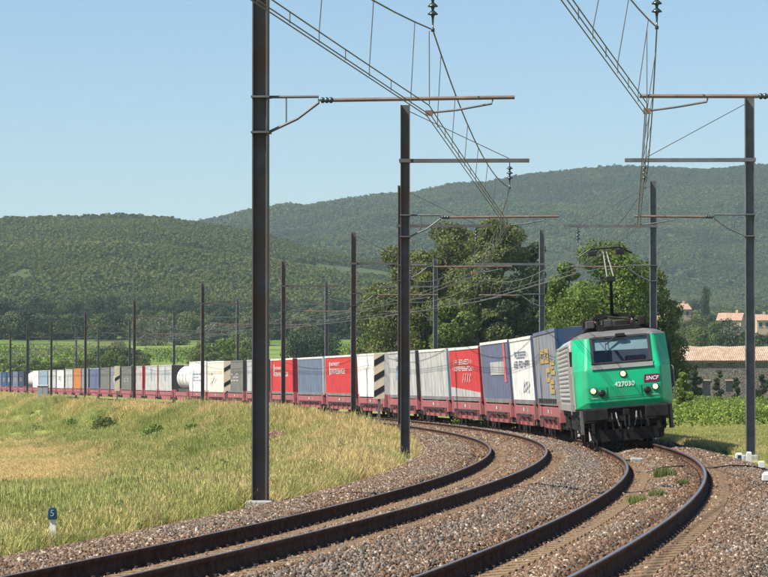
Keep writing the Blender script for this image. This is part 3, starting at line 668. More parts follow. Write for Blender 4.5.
def mast(side, i, s):
    sg = -1 if side == 'L' else 1
    o = (-4.73 if i != 3 else -4.9) if side == 'L' else (4.54 if i else 5.7)
    H = 9.36 if side == 'L' else 9.54
    reach = 0 if side == 'L' else o - 4.54
    x, y, z, th, c = P(s)
    base = -.24 if side == 'L' else -.12
    M = Matrix.Translation(at(s, o)) @ Matrix.Rotation(th, 4, 'Z') @ Matrix.Diagonal((-sg, 1, 1, 1))     # local +x points across the track
    root = empty('catenary_mast', mat=Matrix.Translation(at(s, o)) @ Matrix.Rotation(th + (0 if sg < 0 else math.pi), 4, 'Z'))
    where = 'left' if side == 'L' else 'right'
    if i == 0: lab = 'steel overhead line mast beside the camera, %s of the tracks, outside the picture' % where
    elif side == 'L': lab = 'dark steel overhead line mast left of the tracks, %s from the camera' % ORD[i]
    else: lab = 'grey steel overhead line mast right of the tracks, %s in the right hand row' % ORD[i]
    tag(root, lab, 'mast', 'overhead line masts')
    ms_ = m_steel if side == 'L' and i < 4 else (m_galv if side == 'R' else m_steel)
    w_, d_, tf, tw = .125, .13, .018, .014
    prof = [(-w_,-d_),(-w_+tf,-d_),(-w_+tf,-tw),(w_-tf,-tw),(w_-tf,-d_),(w_,-d_),(w_,d_),(w_-tf,d_),(w_-tf,tw),(-w_+tf,tw),(-w_+tf,d_),(-w_,d_)]
    MB().prism(prof, 'z', base - .1, H).build('post', ms_, root)
    MB().prism([(-.22,-.2),(.22,-.2),(.22,.2),(-.22,.2)], 'z', base - .6, base + .05).build('footing', m_conc, root, bevel=.03)
    # upper boom with stay and insulator string
    mes = MES_Z + MDZ.get(i, 0.); bz, bl = 7.85 + MDZ.get(i, 0.), 3.35 + reach
    b_ = MB().box(.12, bl, -.075, -.035, bz - .05, bz + .05).box(.12, bl, .035, .075, bz - .05, bz + .05).box(.5, .56, -.035, .035, bz - .03, bz + .03).box(bl - .1, bl - .04, -.035, .035, bz - .03, bz + .03)
    b_.build('boom', ms_, root)
    for q in (-1, 1): MB().box(-.16, .16, min(q * .131, q * .15), max(q * .131, q * .15), bz - .05, bz + .05).build('boom_bracket', ms_, root)
    MB().tube([(.0, 0, H - .12), (bl - .55, 0, bz + .06)], .011, 5).build('stay_rod', m_wire, root)
    xi = 2.82 + reach
    iz = [(.012, bz - .05), (.012, bz - .16)]
    for q in range(3):
        z0 = bz - .16 - q * .13; iz += [(.03, z0), (.085, z0 - .05), (.085, z0 - .065), (.03, z0 - .075), (.02, z0 - .125)]
    iz += [(.012, mes + .03), (.03, mes + .02), (.03, mes - .03)]
    MB().lathe(iz, 10, 'z', (xi, 0, 0)).build('insulator_string', m_ins, root, True)
    # lower hinged arm
    az, lz, br = 6.38, 5.80, .95 + reach
    fr = MB().tube([(.12, 0, az), (br, 0, az), (br, 0, az - .1), (.6, 0, lz + .22), (.12, 0, lz)], .026, 6); fr.tube([(.42, 0, az), (.42, 0, lz + .14)], .012, 5)
    fr.build('bracket_frame', m_galv, root)
    for q in (az, lz): MB().box(-.145, .16, -.15, .15, q - .016, q + .016).build('mast_clamp', ms_, root)
    MB().lathe([(.015, br), (.015, br + .03), (.05, br + .05), (.05, br + .08), (.03, br + .1), (.05, br + .12), (.05, br + .15), (.03, br + .17), (.05, br + .19), (.05, br + .22), (.02, br + .25)], 10, 'x', (0, 0, az - .06)).build('arm_insulator', m_ins, root, True)
    ax = br + .25; ae = (4.15 if side == 'L' else 3.1) + reach
    MB().tube([(ax, 0, az - .06), (ae, 0, az - .04)], .032, 8).build('registration_arm', m_arm, root)
    if side == 'L': st = [(3.8, 0, az - .05), (3.78, 0, az - .14), (3.2, 0, az - .24), (2.76, 0, C_Z + .05)]
    else: st = [(2.0 + reach, 0, az - .05), (2.02 + reach, 0, az - .14), (2.5 + reach, 0, az - .22), (2.98 + reach, 0, C_Z + .05)]
    sa = MB().tube(st, .02, 6).build('steady_arm', m_galv, root)
    xe = st[-1][0]; MB().box(xe - .06, xe + .06, -.02, .02, C_Z + .0, C_Z + .09).build('wire_clamp', m_arm, sa)
    MB().tube([(xe, 0, mes - .02), (xe - .0, .05, AUX_Z + .02)], .008, 5).build('support_dropper', m_galv, root)
    return root
for i, s in enumerate(MS):
    mast('L', i, s)
    if i: mast('R', i, s)
def wires(side):
    oc = -4.73 + 2.76 if side == 'L' else 4.54 - 2.98; om = -4.73 + 2.82 if side == 'L' else 4.54 - 2.82
    MSW = [-62] + MS; mdz = lambda q: .33 if q < 3 else 0.
    root = empty('overhead_wires', at(15, oc)); tag(root, 'overhead contact wires with droppers above the %s track' % ('left' if side == 'L' else 'right'), 'wires')
    B = root.location
    lines = {'messenger_wire': [], 'auxiliary_wire': [], 'contact_wire': []}
    drops = []
    for i in range(len(MSW) - 1):
        a, b_ = MSW[i], MSW[i + 1]; n = max(8, int((b_ - a) / 2.3)); near = i < 6
        A0, A1 = at(a, oc), at(b_, oc); M0, M1 = at(a, om), at(b_, om); sag = .62 * ((b_ - a) / 40) ** 2; sag = min(sag, .82)
        for k in range(n + (1 if i == len(MSW) - 2 else 0)):
            t_ = k / n; pc = A0.lerp(A1, t_); pm = M0.lerp(M1, t_); h = 4 * t_ * (1 - t_)
            q = Vector((pm.x, pm.y, pm.z + MES_Z + mdz(i) * (1 - t_) + mdz(i + 1) * t_ - sag * h)); lines['messenger_wire'].append(q - B)
            aw = Vector((pc.x, pc.y, pc.z + AUX_Z - .03 * h)); lines['auxiliary_wire'].append(aw - B)
            cw = Vector((pc.x, pc.y, pc.z + C_Z)); lines['contact_wire'].append(cw - B)
            if k and i < 9:
                if k % 2 == 1: drops.append(('dropper', q - B, aw - B, .0075 if near else .012))
                drops.append(('short_dropper', aw - B, cw - B, .007 if near else .011))
    rad = {'messenger_wire': .013, 'auxiliary_wire': .010, 'contact_wire': .009}
    for nm, pts in lines.items():
        if nm == 'contact_wire':
            for q in (-.035, .035): MB().tube([p + Vector((q, 0, 0)) for p in pts], rad[nm], 5).build(nm, m_wire, root)
        else: MB().tube(pts, rad[nm], 5).build(nm, m_wire, root)
    for nm, p, q, r in drops: MB().tube([p, q], r, 4).build(nm, m_galv, root)
wires('L'); wires('R')

# ------------------------------------------------------------------ lettering helpers
def text_mesh(txt, size, m, shear=0., bold=0.):
    cu = bpy.data.curves.new('lettering', 'FONT'); cu.body = txt; cu.size = size; cu.align_x = 'CENTER'; cu.align_y = 'CENTER'; cu.shear = shear; cu.offset = bold; cu.extrude = .002
    o = bpy.data.objects.new('tmp', cu); COL.objects.link(o); dg = bpy.context.evaluated_depsgraph_get()
    me = bpy.data.meshes.new_from_object(o.evaluated_get(dg)); COL.objects.unlink(o); bpy.data.objects.remove(o)
    me.materials.clear(); me.materials.append(m); me.name = 'lettering'; return me
SIDE = Matrix(((1, 0, 0, 0), (0, 0, -1, 0), (0, 1, 0, 0), (0, 0, 0, 1)))       # text plane onto the side facing -y
def glyphs(mb, x0, x1, z0, z1, n, seed, y, th=.006):
    """worn, unreadable block letters as bars"""
    r = random.Random(seed); w_ = (x1 - x0) / n; t_ = min(w_ * .2, (z1 - z0) * .18)
    for i in range(n):
        a = x0 + i * w_; e = a + w_ * .78
        k = r.choice(['HL', 'E', 'R', 'N', 'D', 'T', 'A', 'S'])
        mb.box(a, a + t_, y - th, y, z0, z1)
        if k in ('E', 'S', 'D', 'R', 'A'):
            mb.box(a + t_, e, y - th, y, z1 - t_, z1)
        if k in ('E', 'D', 'S', 'HL'): mb.box(a + t_, e, y - th, y, z0, z0 + t_)
        if k in ('E', 'R', 'A', 'S', 'HL'): mb.box(a + t_, e, y - th, y, (z0 + z1) / 2 - t_ / 2, (z0 + z1) / 2 + t_ / 2)
        if k in ('N', 'D', 'A', 'R', 'HL'): mb.box(e - t_, e, y - th, y, z0 + t_, z1 - t_)
    return mb
def quadsheet(mb, pts, y, th=.006):
    n = len(pts); return mb.add([(p, y - th, q) for p, q in pts] + [(p, y, q) for p, q in pts], [tuple(range(n)), tuple(range(2*n-1, n-1, -1))] + [(i, (i+1) % n, n + (i+1) % n, n + i) for i in range(n)])

# ------------------------------------------------------------------ container train
def paint(name, c, rough=.6, dirt=.45): return mat('paint_' + name, c, rough, var=.16, scale=1.6, dirt=dirt * 1.3, spec=.3, bump=.15, bscale=2.5)
PT = {'grey': paint('grey', (.23, .25, .285)), 'slate': paint('slate', (.13, .175, .26)), 'blue': paint('blue', (.115, .14, .23)), 'white': paint('white', (.74, .73, .69), dirt=.25), 'cream': paint('cream', (.72, .66, .54), dirt=.25),
      'red': paint('red', (.52, .035, .04), dirt=.2), 'shadedred': paint('shadedred', (.30, .015, .03)), 'pale': paint('pale', (.47, .475, .455), dirt=.4), 'palepink': paint('palepink', (.45, .40, .39)), 'dark': paint('dark', (.06, .065, .065)),  # deeper red for ends of red trailers: their shade put into the colour
      'olive': paint('olive', (.16, .165, .15)), 'orange': paint('orange', (.52, .20, .06)), 'navy': paint('navy', (.03, .05, .10)), 'brightblue': paint('brightblue', (.035, .085, .19)), 'sky': paint('sky', (.26, .36, .46)), 'yellow': paint('yellow', (.45, .32, .12), dirt=.3),
      'wagonred': mat('paint_wagon_red', (.40, .095, .105), .7, var=.2, scale=2, dirt=.55, col2=(.33, .12, .115), mixs=.9), 'black': mat('underframe_black', (.022, .02, .019), .7, var=.4, scale=4), 'flagred': paint('flagred', (.6, .12, .14)),
      'rail': mat('side_rail_steel', (.20, .20, .20), .6, var=.3, scale=2, dirt=.5), 'frame': mat('alu_frame', (.42, .43, .44), .45, metal=.4, var=.15, scale=3)}
m_wheel = mat('wheel_steel', (.05, .042, .038), .6, var=.3, scale=5)
def wheel_pair(root, x, r=.42, name='wheel'):
    for sg in (-1, 1):
        MB().lathe([(r * .35, -.075), (r * .4, -.06), (r * .85, -.05), (r * .86, -.07), (r, -.07), (r, .05), (r * 1.06, .052), (r * 1.06, .075), (r * .3, .075)] if sg > 0 else
                   [(r * .3, -.075), (r * 1.06, -.075), (r * 1.06, -.052), (r, -.05), (r, .07), (r * .86, .07), (r * .85, .05), (r * .4, .06), (r * .35, .075)], 18, 'y', (x, sg * .75, r)).build(name, m_wheel, root, False)
def bogie(root, x, wb=1.8, wheels=True):
    bo = MB(); 
    for sg in (-1, 1):
        y0 = sg * .98; bo.prism([(x - wb * .72, .52), (x - wb * .35, .38), (x + wb * .35, .38), (x + wb * .72, .52), (x + wb * .72, .66), (x + wb * .3, .74), (x - wb * .3, .74), (x - wb * .72, .66)], 'y', y0 - .07, y0 + .07)
        for q in (-.5, .5): bo.box(x + q * wb - .16, x + q * wb + .16, y0 - .13, y0 + .11, .34, .60)
    bo.box(x - .3, x + .3, -.95, .95, .42, .72)
    b_ = bo.build('bogie', PT['black'], root)
    if wheels:
        for q in (-.5, .5): wheel_pair(b_, x + q * wb)
def wagon(s0, s1, label, detail):
    L_ = s1 - s0; root = empty('container_wagon', mat=veh_matrix('B', s0 + L_ * .12, s1 - L_ * .12)); h = L_ / 2
    tag(root, label, 'wagon', 'red container wagons of the train'); red = PT['wagonred']
    MB().box(-h + .25, h - .25, -1.12, 1.12, .86, 1.0).build('floor', PT['black'], root)
    for sg in (-1, 1):
        y = sg * 1.27
        g0 = 1.15 if detail else 1.7
        bm_ = MB().box(-h + g0, h - g0, min(y, y - sg * .12), max(y, y - sg * .12), .78, 1.13).build('side_beam', red, root, bevel=.02 if detail else 0)
        pb = MB().prism([(-h + g0 + .9, .78), (-h + g0 + 1.3, .34), (h - g0 - 1.3, .34), (h - g0 - .9, .78)], 'y', y - sg * .05, y - sg * .14); pb.build('side_panel', red, root)
        if detail:
            n = max(3, int(L_ / 2.4))
            for q in range(n):
                x = -h + 1.9 + (L_ - 3.8) * q / (n - 1); MB().box(x - .05, x + .05, min(y + sg * .05, y - sg * .05), max(y + sg * .05, y - sg * .05), .36, .80).build('stiffener', red, root)
            if sg < 0:
                mk = MB(); mk.box(-.5, -.2, y - .012, y - .004, .9, 1.04); mk.box(1.5, 1.58, y - .012, y - .004, .88, 1.04)
                mk.build('marking', PT['white'], root)
            MB().box(-h + 2.4, h - 2.4, y - .09 if sg < 0 else y + .02, y - .02 if sg < 0 else y + .09, .70, .775).build('lashing_rail', PT['black'], root)
        for e in (-1, 1):
            x = e * (h - 1.05); MB().prism([(x - .28, .60), (x + .28, .60), (x + .2, 1.36), (x - .2, 1.36)], 'y', y + sg * .02, y - sg * .2).build('corner_bracket', red, root)
    MB().box(h - .42, h - .2, -1.1, 1.1, .78, 1.08).build('headstock', red, root); MB().box(-h + .2, -h + .42, -1.1, 1.1, .78, 1.08).build('headstock', red, root)
    for e in (-1, 1):
        bogie(root, e * (h - 1.35), wheels=detail)
        for sg in (-1, 1): MB().lathe([(.09, h - .2), (.09, h - .02), (.22, h + .0), (.22, h + .04)] if e > 0 else [(.22, -h - .04), (.22, -h), (.09, -h + .02), (.09, -h + .2)], 12, 'x', (0, sg * .875, 1.0)).build('buffer', PT['black'], root)
    return root
def pleated(x0, x1, z0, z1, y, pitch, amp):
    mb = MB(); n = max(2, int((x1 - x0) / pitch) * 2); V = []
    for i in range(n + 1):
        x = x0 + (x1 - x0) * i / n; yy = y + (amp if i % 2 else -amp); V += [(x, yy, z0), (x, yy, z1)]
    return mb.add(V, [(2*i, 2*i+2, 2*i+3, 2*i+1) for i in range(n)])
def box_body(s0, s1, label, side, end, top=3.9, deco=None, roofc='pale', name='trailer_box', kind='curtain', cat='trailer', bot=1.2):
    L_ = s1 - s0; h = L_ / 2; root = empty(name, mat=veh_matrix('B', s0 + L_ * .12, s1 - L_ * .12)); tag(root, label, cat, 'containers and trailers on the train'); yw = 1.24
    pit = .45 if kind == 'curtain' else .28
    for sg in (-1, 1): pleated(-h + .08, h - .08, bot + .16, top - .1, sg * yw, pit, .008 if kind == 'curtain' else .02).build('side_curtain' if kind == 'curtain' else 'side_wall', PT[side], root)
    MB().box(h - .06, h, -yw + .05, yw - .05, bot + .1, top - .04).build('end_wall', PT[end], root); MB().box(-h, -h + .06, -yw + .05, yw - .05, bot + .1, top - .04).build('end_wall', PT[end], root)
    # slightly sagging roof sheet
    V = []; n = 9
    for i in range(n):
        for j in range(5):
            x = -h + .04 + (L_ - .08) * i / (n - 1); y = -yw + 2 * yw * j / 4; V.append((x, y, top - .02 + (.025 if i % 2 else -.01) * (1 if j in (1, 2, 3) else .2)))
    MB().add(V, [(i*5+j, (i+1)*5+j, (i+1)*5+j+1, i*5+j+1) for i in range(n-1) for j in range(4)]).build('roof', PT[roofc], root)
    for sg in (-1, 1):
        MB().box(-h + .02, h - .02, sg * yw - .03, sg * yw + .03, top - .12, top).build('top_rail', PT[roofc], root)
        MB().box(-h + .02, h - .02, sg * yw - .025, sg * yw + .025, bot, bot + .17).build('bottom_rail', PT['rail'] if kind == 'curtain' else PT[side], root)
        for e in (-1, 1): MB().box(e * (h - .05) - .06, e * (h - .05) + .06, sg * (yw - .02) - .045, sg * (yw - .02) + .045, bot, top - .03).build('corner_post', PT[end] if e > 0 else PT[side if kind != 'curtain' else 'frame'], root)
    MB().box(-h + .1, h - .1, -yw + .08, yw - .08, bot, bot + .08).build('floor', PT['black'], root)
    if deco: deco(root, h, -yw - .02, bot, top)
    return root
# decorations on the lit side (x runs towards the camera)
def d_yellow(r, h, y, b0, t0):
    mb = MB()
    for (x0, z0, pts) in ((h - 9.2, 2.75, 'C'), (h - 6.6, 2.75, 'O'), (h - 6.4, 2.05, 'C'), (h - 3.8, 2.3, 'E'), (h - 4.6, 1.62, 'E')):
        w_, hh, t_ = 2.3, .52, .17
        mb.box(x0, x0 + w_ * .3, y - .006, y, z0, z0 + hh); mb.box(x0 + w_ * .3, x0 + w_, y - .006, y, z0, z0 + t_); mb.box(x0 + w_ * .3, x0 + w_, y - .006, y, z0 + hh - t_, z0 + hh)
        if pts == 'O': mb.box(x0 + w_ * .72, x0 + w_, y - .006, y, z0 + t_, z0 + hh - t_)
        if pts == 'E': mb.box(x0 + w_ * .3, x0 + w_ * .8, y - .006, y, z0 + hh / 2 - .05, z0 + hh / 2 + .05)
    mb.build('lettering', PT['yellow'], r)
    mb = MB(); [mb.box(-h + .6 + q * 1.3, -h + 1.5 + q * 1.3, y - .03, y, b0 + .08, b0 + .24) for q in range(int(2 * h / 1.4))]; mb.build('side_guard', PT['black'], r)
def d_words(col, rows, slant, scol=None, band=None, sz=.34):
    def f(r, h, y, b0, t0):
        mb = MB()
        for (x0, x1, z0, z1, n, sd_) in rows: glyphs(mb, -h + x0 * 2 * h, -h + x1 * 2 * h, b0 + z0 * (t0 - b0), b0 + z1 * (t0 - b0), n, sd_, y)
        mb.build('lettering', PT[col], r)
        if slant:
            mb = MB()
            for q in range(4): x = -h + (slant + q * .075) * 2 * h; quadsheet(mb, [(x, b0 + sz * (t0 - b0)), (x + .16, b0 + sz * (t0 - b0)), (x + .9, b0 + (sz + .17) * (t0 - b0)), (x + .74, b0 + (sz + .17) * (t0 - b0))], y)
            mb.build('slanted_stripes', PT[scol or col], r)
        if band: mb = MB(); quadsheet(mb, [(-h + .15, b0 + .2), (h - .15, b0 + .2), (h - .15, b0 + .42), (-h + .15, b0 + .68)], y); mb.build('lower_band', PT[band], r)
    return f
def d_name(rows):
    def f(r, h, y, b0, t0):
        for (txt, xc, zc, wd, ht) in rows:
            me = text_mesh(txt, 1., PT['white']); xs = [v.co.x for v in me.vertices]; ys_ = [v.co.y for v in me.vertices]; kx, ky = wd * 2 * h / (max(xs) - min(xs)), ht / (max(ys_) - min(ys_))
            link('lettering', me, r, mat=Matrix.Translation((-h + xc * 2 * h, y - .004, b0 + zc * (t0 - b0))) @ SIDE @ Matrix.Diagonal((kx, ky, 1, 1)))
        fb = MB(); xa = -h + (rows[0][1] - rows[0][3] / 2) * 2 * h - .6; fb.box(xa, xa + .35, y - .006, y, b0 + .52 * (t0 - b0), b0 + .84 * (t0 - b0)).build('letter_bar', PT['white'], r)
    return f
def d_patch(r, h, y, b0, t0):
    MB().box(-h + .34 * 2 * h, -h + .82 * 2 * h, y - .006, y, b0 + .45 * (t0 - b0), b0 + .66 * (t0 - b0)).build('name_board', PT['pale'], r)
    MB().box(h - 2.2, h - 1.4, y - .006, y, b0 + .33 * (t0 - b0), t0 - .15).build('red_stripe', PT['flagred'], r)
def d_blue(r, h, y, b0, t0):
    g_ = random.Random(int(h * 100)); mb = MB()
    for q in range(16):
        x = -h + (.28 + .5 * g_.random()) * 2 * h; z = b0 + (.45 + .4 * g_.random()) * (t0 - b0); mb.box(x - .5 * g_.random() - .1, x + .5 * g_.random() + .1, y - .006 - q * .0004, y, z - .12, z + .12)
    mb.build('faded_emblem', PT['sky'], r)
def d_emblem(r, h, y, b0, t0): MB().lathe([(.75, y - .006), (.75, y)], 20, 'y', (0, 0, b0 + .66 * (t0 - b0))).build('round_emblem', PT['sky'], r)
def d_blot(col):
    def f(r, h, y, b0, t0):
        mb = MB(); glyphs(mb, -h * .5, h * .5, b0 + .35 * (t0 - b0), b0 + .6 * (t0 - b0), 3, int(h * 10), y); mb.build('lettering', PT[col], r)
    return f
def d_scribble(r, h, y, b0, t0):
    mb = MB(); glyphs(mb, -h * .75, -h * .35, b0 + .52 * (t0 - b0), b0 + .62 * (t0 - b0), 2, 3, y)
    for (a, c_, d2, e) in ((-.7, .25, -.2, .45), (-.5, .2, -.25, .5), (-.2, .3, .0, .42)): quadsheet(mb, [(a * h, b0 + c_ * 2.6), (a * h + .2, b0 + c_ * 2.6), (d2 * h + .2, b0 + e * 2.6), (d2 * h, b0 + e * 2.6)], y)
    mb.build('scribbled_marks', PT['slate'], r)
def tank_body(s0, s1, label, mcol, framed=True):
    L_ = s1 - s0; h = L_ / 2; root = empty('tank_container', mat=veh_matrix('B', s0 + L_ * .12, s1 - L_ * .12)); tag(root, label, 'tank', 'containers and trailers on the train')
    R_ = 1.18; zc = 2.42; pr = []
    for q in range(7): a = q / 6 * math.pi / 2; pr.append((max(.02, R_ * math.sin(a)), -h + .1 + .5 - .5 * math.cos(a)))
    pr += [(R_, 0), ] + [(p, -x_) for p, x_ in pr[::-1]]
    MB().lathe(pr, 28, 'x', (0, 0, zc)).build('tank_shell', PT[mcol], root, True)
    for x in (-h * .5, 0, h * .5): MB().lathe([(R_ + .03, x - .06), (R_ + .03, x + .06)], 28, 'x', (0, 0, zc)).build('tank_band', PT['frame'], root)
    MB().box(-h, h, -.45, .45, zc + R_ - .02, zc + R_ + .06).build('walkway', PT['frame'], root)
    for sg in (-1, 1): MB().box(-h + .1, h - .1, sg * .9 - .08, sg * .9 + .08, 1.14, 1.42).build('cradle_beam', PT['dark'], root)
    return root
def sh(s): return s + 3.0 * math.exp(-(s - 76) / 80.)
W = d_words
BODIES = [  # s0, s1, builder
 (76.3, 89.3, lambda a, b: box_body(a, b, 'grey curtain trailer with yellow lettering right behind the locomotive', 'grey', 'brightblue', 3.95, d_yellow, 'slate')),
 (90.6, 101.3, lambda a, b: box_body(a, b, 'white trailer with two rows of dark lettering and slanted strokes', 'white', 'slate', 3.9, W('slate', [(.2,.8,.69,.79,9,1),(.15,.85,.55,.65,12,2)], .5, 'slate', None, .17), 'white')),
 (102.4, 115.0, lambda a, b: box_body(a, b, 'slate blue trailer with white name board and red stripe', 'blue', 'blue', 3.92, d_patch, 'white')),
 (116.2, 129.4, lambda a, b: box_body(a, b, 'red trailer with white lettering and pale lower band, nearest the locomotive', 'red', 'shadedred', 3.8, W('white', [(.15,.8,.68,.77,10,3),(.12,.82,.56,.64,13,4)], .42, 'white', 'pale'), 'white')),
 (130.5, 142.6, lambda a, b: box_body(a, b, 'plain light grey trailer with pale blue edge beside a red trailer', 'pale', 'sky', 3.82, None, 'white')),
 (144.4, 156.5, lambda a, b: box_body(a, b, 'light grey container with faded blue emblem behind the second mast', 'pale', 'dark', 3.84, d_blue, 'pale')),
 (159.8, 170.8, lambda a, b: box_body(a, b, 'clean white box body between the red trailer and the striped sign', 'white', 'white', 3.82, None, 'white', 'swap_body', 'wall')),
 (172.6, 186.3, lambda a, b: box_body(a, b, 'red trailer with white lettering block standing beside a slate one', 'red', 'shadedred', 3.8, d_name([('NORBERT', .36, .78, .32, .22), ('DENTRESSANGLE', .45, .6, .5, .34), ('', 0, 0, 0, 0)][:2]), 'white')),
 (187.6, 200.2, lambda a, b: box_body(a, b, 'plain slate grey trailer between two red ones', 'slate', 'white', 3.78, None, 'white')),
 (203.0, 215.0, lambda a, b: box_body(a, b, 'red trailer with small white lettering right of the nearest mast', 'red', 'shadedred', 3.78, d_name([('NORBERT', .36, .72, .32, .22), ('DENTRESSANGLE', .5, .55, .6, .3)]), 'white')),
 (217.0, 229.0, lambda a, b: box_body(a, b, 'pale container with blue smudges half hidden by the nearest mast', 'pale', 'dark', 3.8, d_blue, 'pale')),
 (231.5, 242.0, lambda a, b: box_body(a, b, 'dark grey container beside the striped sign with two bars', 'olive', 'dark', 3.8, d_blot('palepink'), 'olive', 'container', 'wall', 'container')),
 (243.0, 255.5, lambda a, b: box_body(a, b, 'cream box body with dark scribbles on its side', 'cream', 'white', 3.8, d_scribble, 'white', 'swap_body', 'wall')),
 (256.5, 269.3, lambda a, b: box_body(a, b, 'tall white container with small dark mark beside the tank', 'white', 'white', 3.88, d_blot('sky'), 'white', 'container', 'wall', 'container')),
 (270.3, 281.0, lambda a, b: tank_body(a, b, 'white cylindrical tank container with rounded end', 'white')),
 (284.0, 296.0, lambda a, b: box_body(a, b, 'pale grey container with round blue emblem, next to the tank', 'pale', 'dark', 3.7, d_emblem, 'pale', 'container', 'wall', 'container')),
 (297.0, 309.0, lambda a, b: box_body(a, b, 'pale grey container with round blue emblem and red end', 'pale', 'red', 3.7, d_emblem, 'pale', 'container', 'wall', 'container')),
 (312.0, 322.0, lambda a, b: box_body(a, b, 'pinkish pale container left of the two with round emblems', 'palepink', 'red', 3.7, None, 'pale', 'container', 'wall', 'container')),
 (323.5, 335.0, lambda a, b: box_body(a, b, 'dark olive grey container beside the striped sign with one bar', 'olive', 'dark', 3.72, d_blot('palepink'), 'olive', 'container', 'wall', 'container')),
 (338.5, 348.0, lambda a, b: box_body(a, b, 'mid grey container left of the striped sign with one bar', 'grey', 'dark', 3.72, d_blot('cream'), 'grey', 'container', 'wall', 'container')),
 (349.5, 361.0, lambda a, b: box_body(a, b, 'dark grey container right of the blue one in the far train', 'olive', 'olive', 3.7, None, 'olive', 'container', 'wall', 'container')),
 (363.5, 376.0, lambda a, b: box_body(a, b, 'plain blue container in the far part of the train', 'blue', 'blue', 3.7, None, 'sky', 'container', 'wall', 'container')),
 (378.0, 387.8, lambda a, b: box_body(a, b, 'grey container with yellow mark right of the orange one', 'grey', 'dark', 3.7, d_blot('yellow'), 'grey', 'container', 'wall', 'container')),
 (389.0, 400.5, lambda a, b: box_body(a, b, 'bright orange container far down the train', 'orange', 'orange', 3.75, None, 'orange', 'container', 'wall', 'container')),
 (402.0, 414.0, lambda a, b: box_body(a, b, 'pale grey container left of the orange one', 'pale', 'grey', 3.7, None, 'pale', 'container', 'wall', 'container')),
 (416.5, 429.0, lambda a, b: box_body(a, b, 'white container with black end far down the train', 'white', 'dark', 3.75, d_blot('dark'), 'dark', 'container', 'wall', 'container')),
 (431.0, 445.0, lambda a, b: box_body(a, b, 'light grey container with faint emblem near the grey cabinet', 'pale', 'grey', 3.7, d_emblem, 'pale', 'container', 'wall', 'container')),
 (447.0, 462.5, lambda a, b: box_body(a, b, 'bluish grey container just right of the far white tank', 'sky', 'grey', 3.7, None, 'pale', 'container', 'wall', 'container')),
 (465.5, 477.0, lambda a, b: box_body(a, b, 'white swap body next to the far white tank', 'white', 'white', 3.7, None, 'white', 'swap_body', 'wall')),
 (478.5, 494.0, lambda a, b: tank_body(a, b, 'far white tank container near the left edge of the picture', 'white')),
 (498.0, 510.5, lambda a, b: box_body(a, b, 'navy blue container left of the far white tank', 'navy', 'navy', 3.7, d_blot('yellow'), 'navy', 'container', 'wall', 'container')),
 (512.5, 526.0, lambda a, b: box_body(a, b, 'slate container with yellow mark near the left picture edge', 'slate', 'navy', 3.7, d_blot('yellow'), 'slate', 'container', 'wall', 'container')),
 (528.0, 541.0, lambda a, b: box_body(a, b, 'bright blue container with white mark at the left picture edge', 'brightblue', 'navy', 3.7, d_blot('white'), 'navy', 'container', 'wall', 'container')),
 (543.0, 556.0, lambda a, b: box_body(a, b, 'leftmost container visible, blue with yellow mark', 'brightblue', 'navy', 3.7, d_blot('yellow'), 'navy', 'container', 'wall', 'container')),
 (558.0, 571.0, lambda a, b: box_body(a, b, 'last slate container running out of the left picture edge', 'slate', 'navy', 3.7, None, 'slate', 'container', 'wall', 'container')),
]
for i, (a, b_, fn) in enumerate(BODIES):
    a, b_ = sh(a), sh(b_); o = fn(a, b_)
    desc = o['label'].split(' with ')[0].split(' right of ')[0].split(' left of ')[0].split(' beside ')[0].split(' next to ')[0].split(' between ')[0]
    e0 = a - .7 if i == 0 else (a + sh(BODIES[i-1][1])) / 2 ; e1 = (b_ + sh(BODIES[i+1][0])) / 2 if i + 1 < len(BODIES) else b_ + .8
    wagon(e0 + .1, e1 - .1, 'red container wagon, %s behind the locomotive' % (['first','second','third','fourth','fifth','sixth','seventh','eighth','ninth','tenth','eleventh','twelfth','thirteenth','fourteenth','fifteenth','sixteenth','seventeenth','eighteenth','nineteenth'][i] if i < 19 else ['twentieth','twenty first','twenty second','twenty third','twenty fourth','twenty fifth','twenty sixth','twenty seventh','twenty eighth','twenty ninth','thirtieth','thirty first','thirty second','thirty third','thirty fourth','thirty fifth'][i-19]), i < 14)

# ------------------------------------------------------------------ locomotive
m_green = mat('loco_green', (.0, .43, .19), .38, var=.1, scale=1.5, spec=.45, dirt=.35)
m_silver = mat('loco_silver', (.50, .49, .475), .42, metal=.25, var=.12, scale=2, dirt=.3)
m_lgrey = mat('loco_grey', (.30, .29, .28), .5, var=.12, scale=2, dirt=.35)
m_dk = mat('loco_dark', (.010, .0095, .0095), .75, var=.4, scale=4, dirt=.2, spec=.25)
m_rub = mat('rubber_black', (.012, .012, .013), .5, var=.2)
m_blind = mat('sun_blind_fabric', (.42, .52, .55), .8, var=.1)
m_lamp = mat('lamp_on', (1., .80, .42), .4, emit=.85, var=.02)
m_lens = mat('lamp_off', (.02, .02, .022), .15)
m_purple = mat('logo_purple', (.16, .012, .06), .4, var=.05)
m_white = mat('logo_white', (.85, .85, .85), .4, var=.03)
m_int = mat('cab_interior', (.10, .12, .17), .8, var=.2)
m_redseat = mat('cab_red', (.45, .03, .04), .7, var=.1)
mg = bpy.data.materials.new('windscreen_glass'); mg.use_nodes = True; t = mg.node_tree; t.nodes.clear()
o_ = t.nodes.new('ShaderNodeOutputMaterial'); ms_ = t.nodes.new('ShaderNodeMixShader'); tr_ = t.nodes.new('ShaderNodeBsdfTransparent'); gl_ = t.nodes.new('ShaderNodeBsdfGlossy'); fr_ = t.nodes.new('ShaderNodeFresnel')
tr_.inputs[0].default_value = (.62, .70, .70, 1); gl_.inputs['Roughness'].default_value = .03; fr_.inputs[0].default_value = 1.7
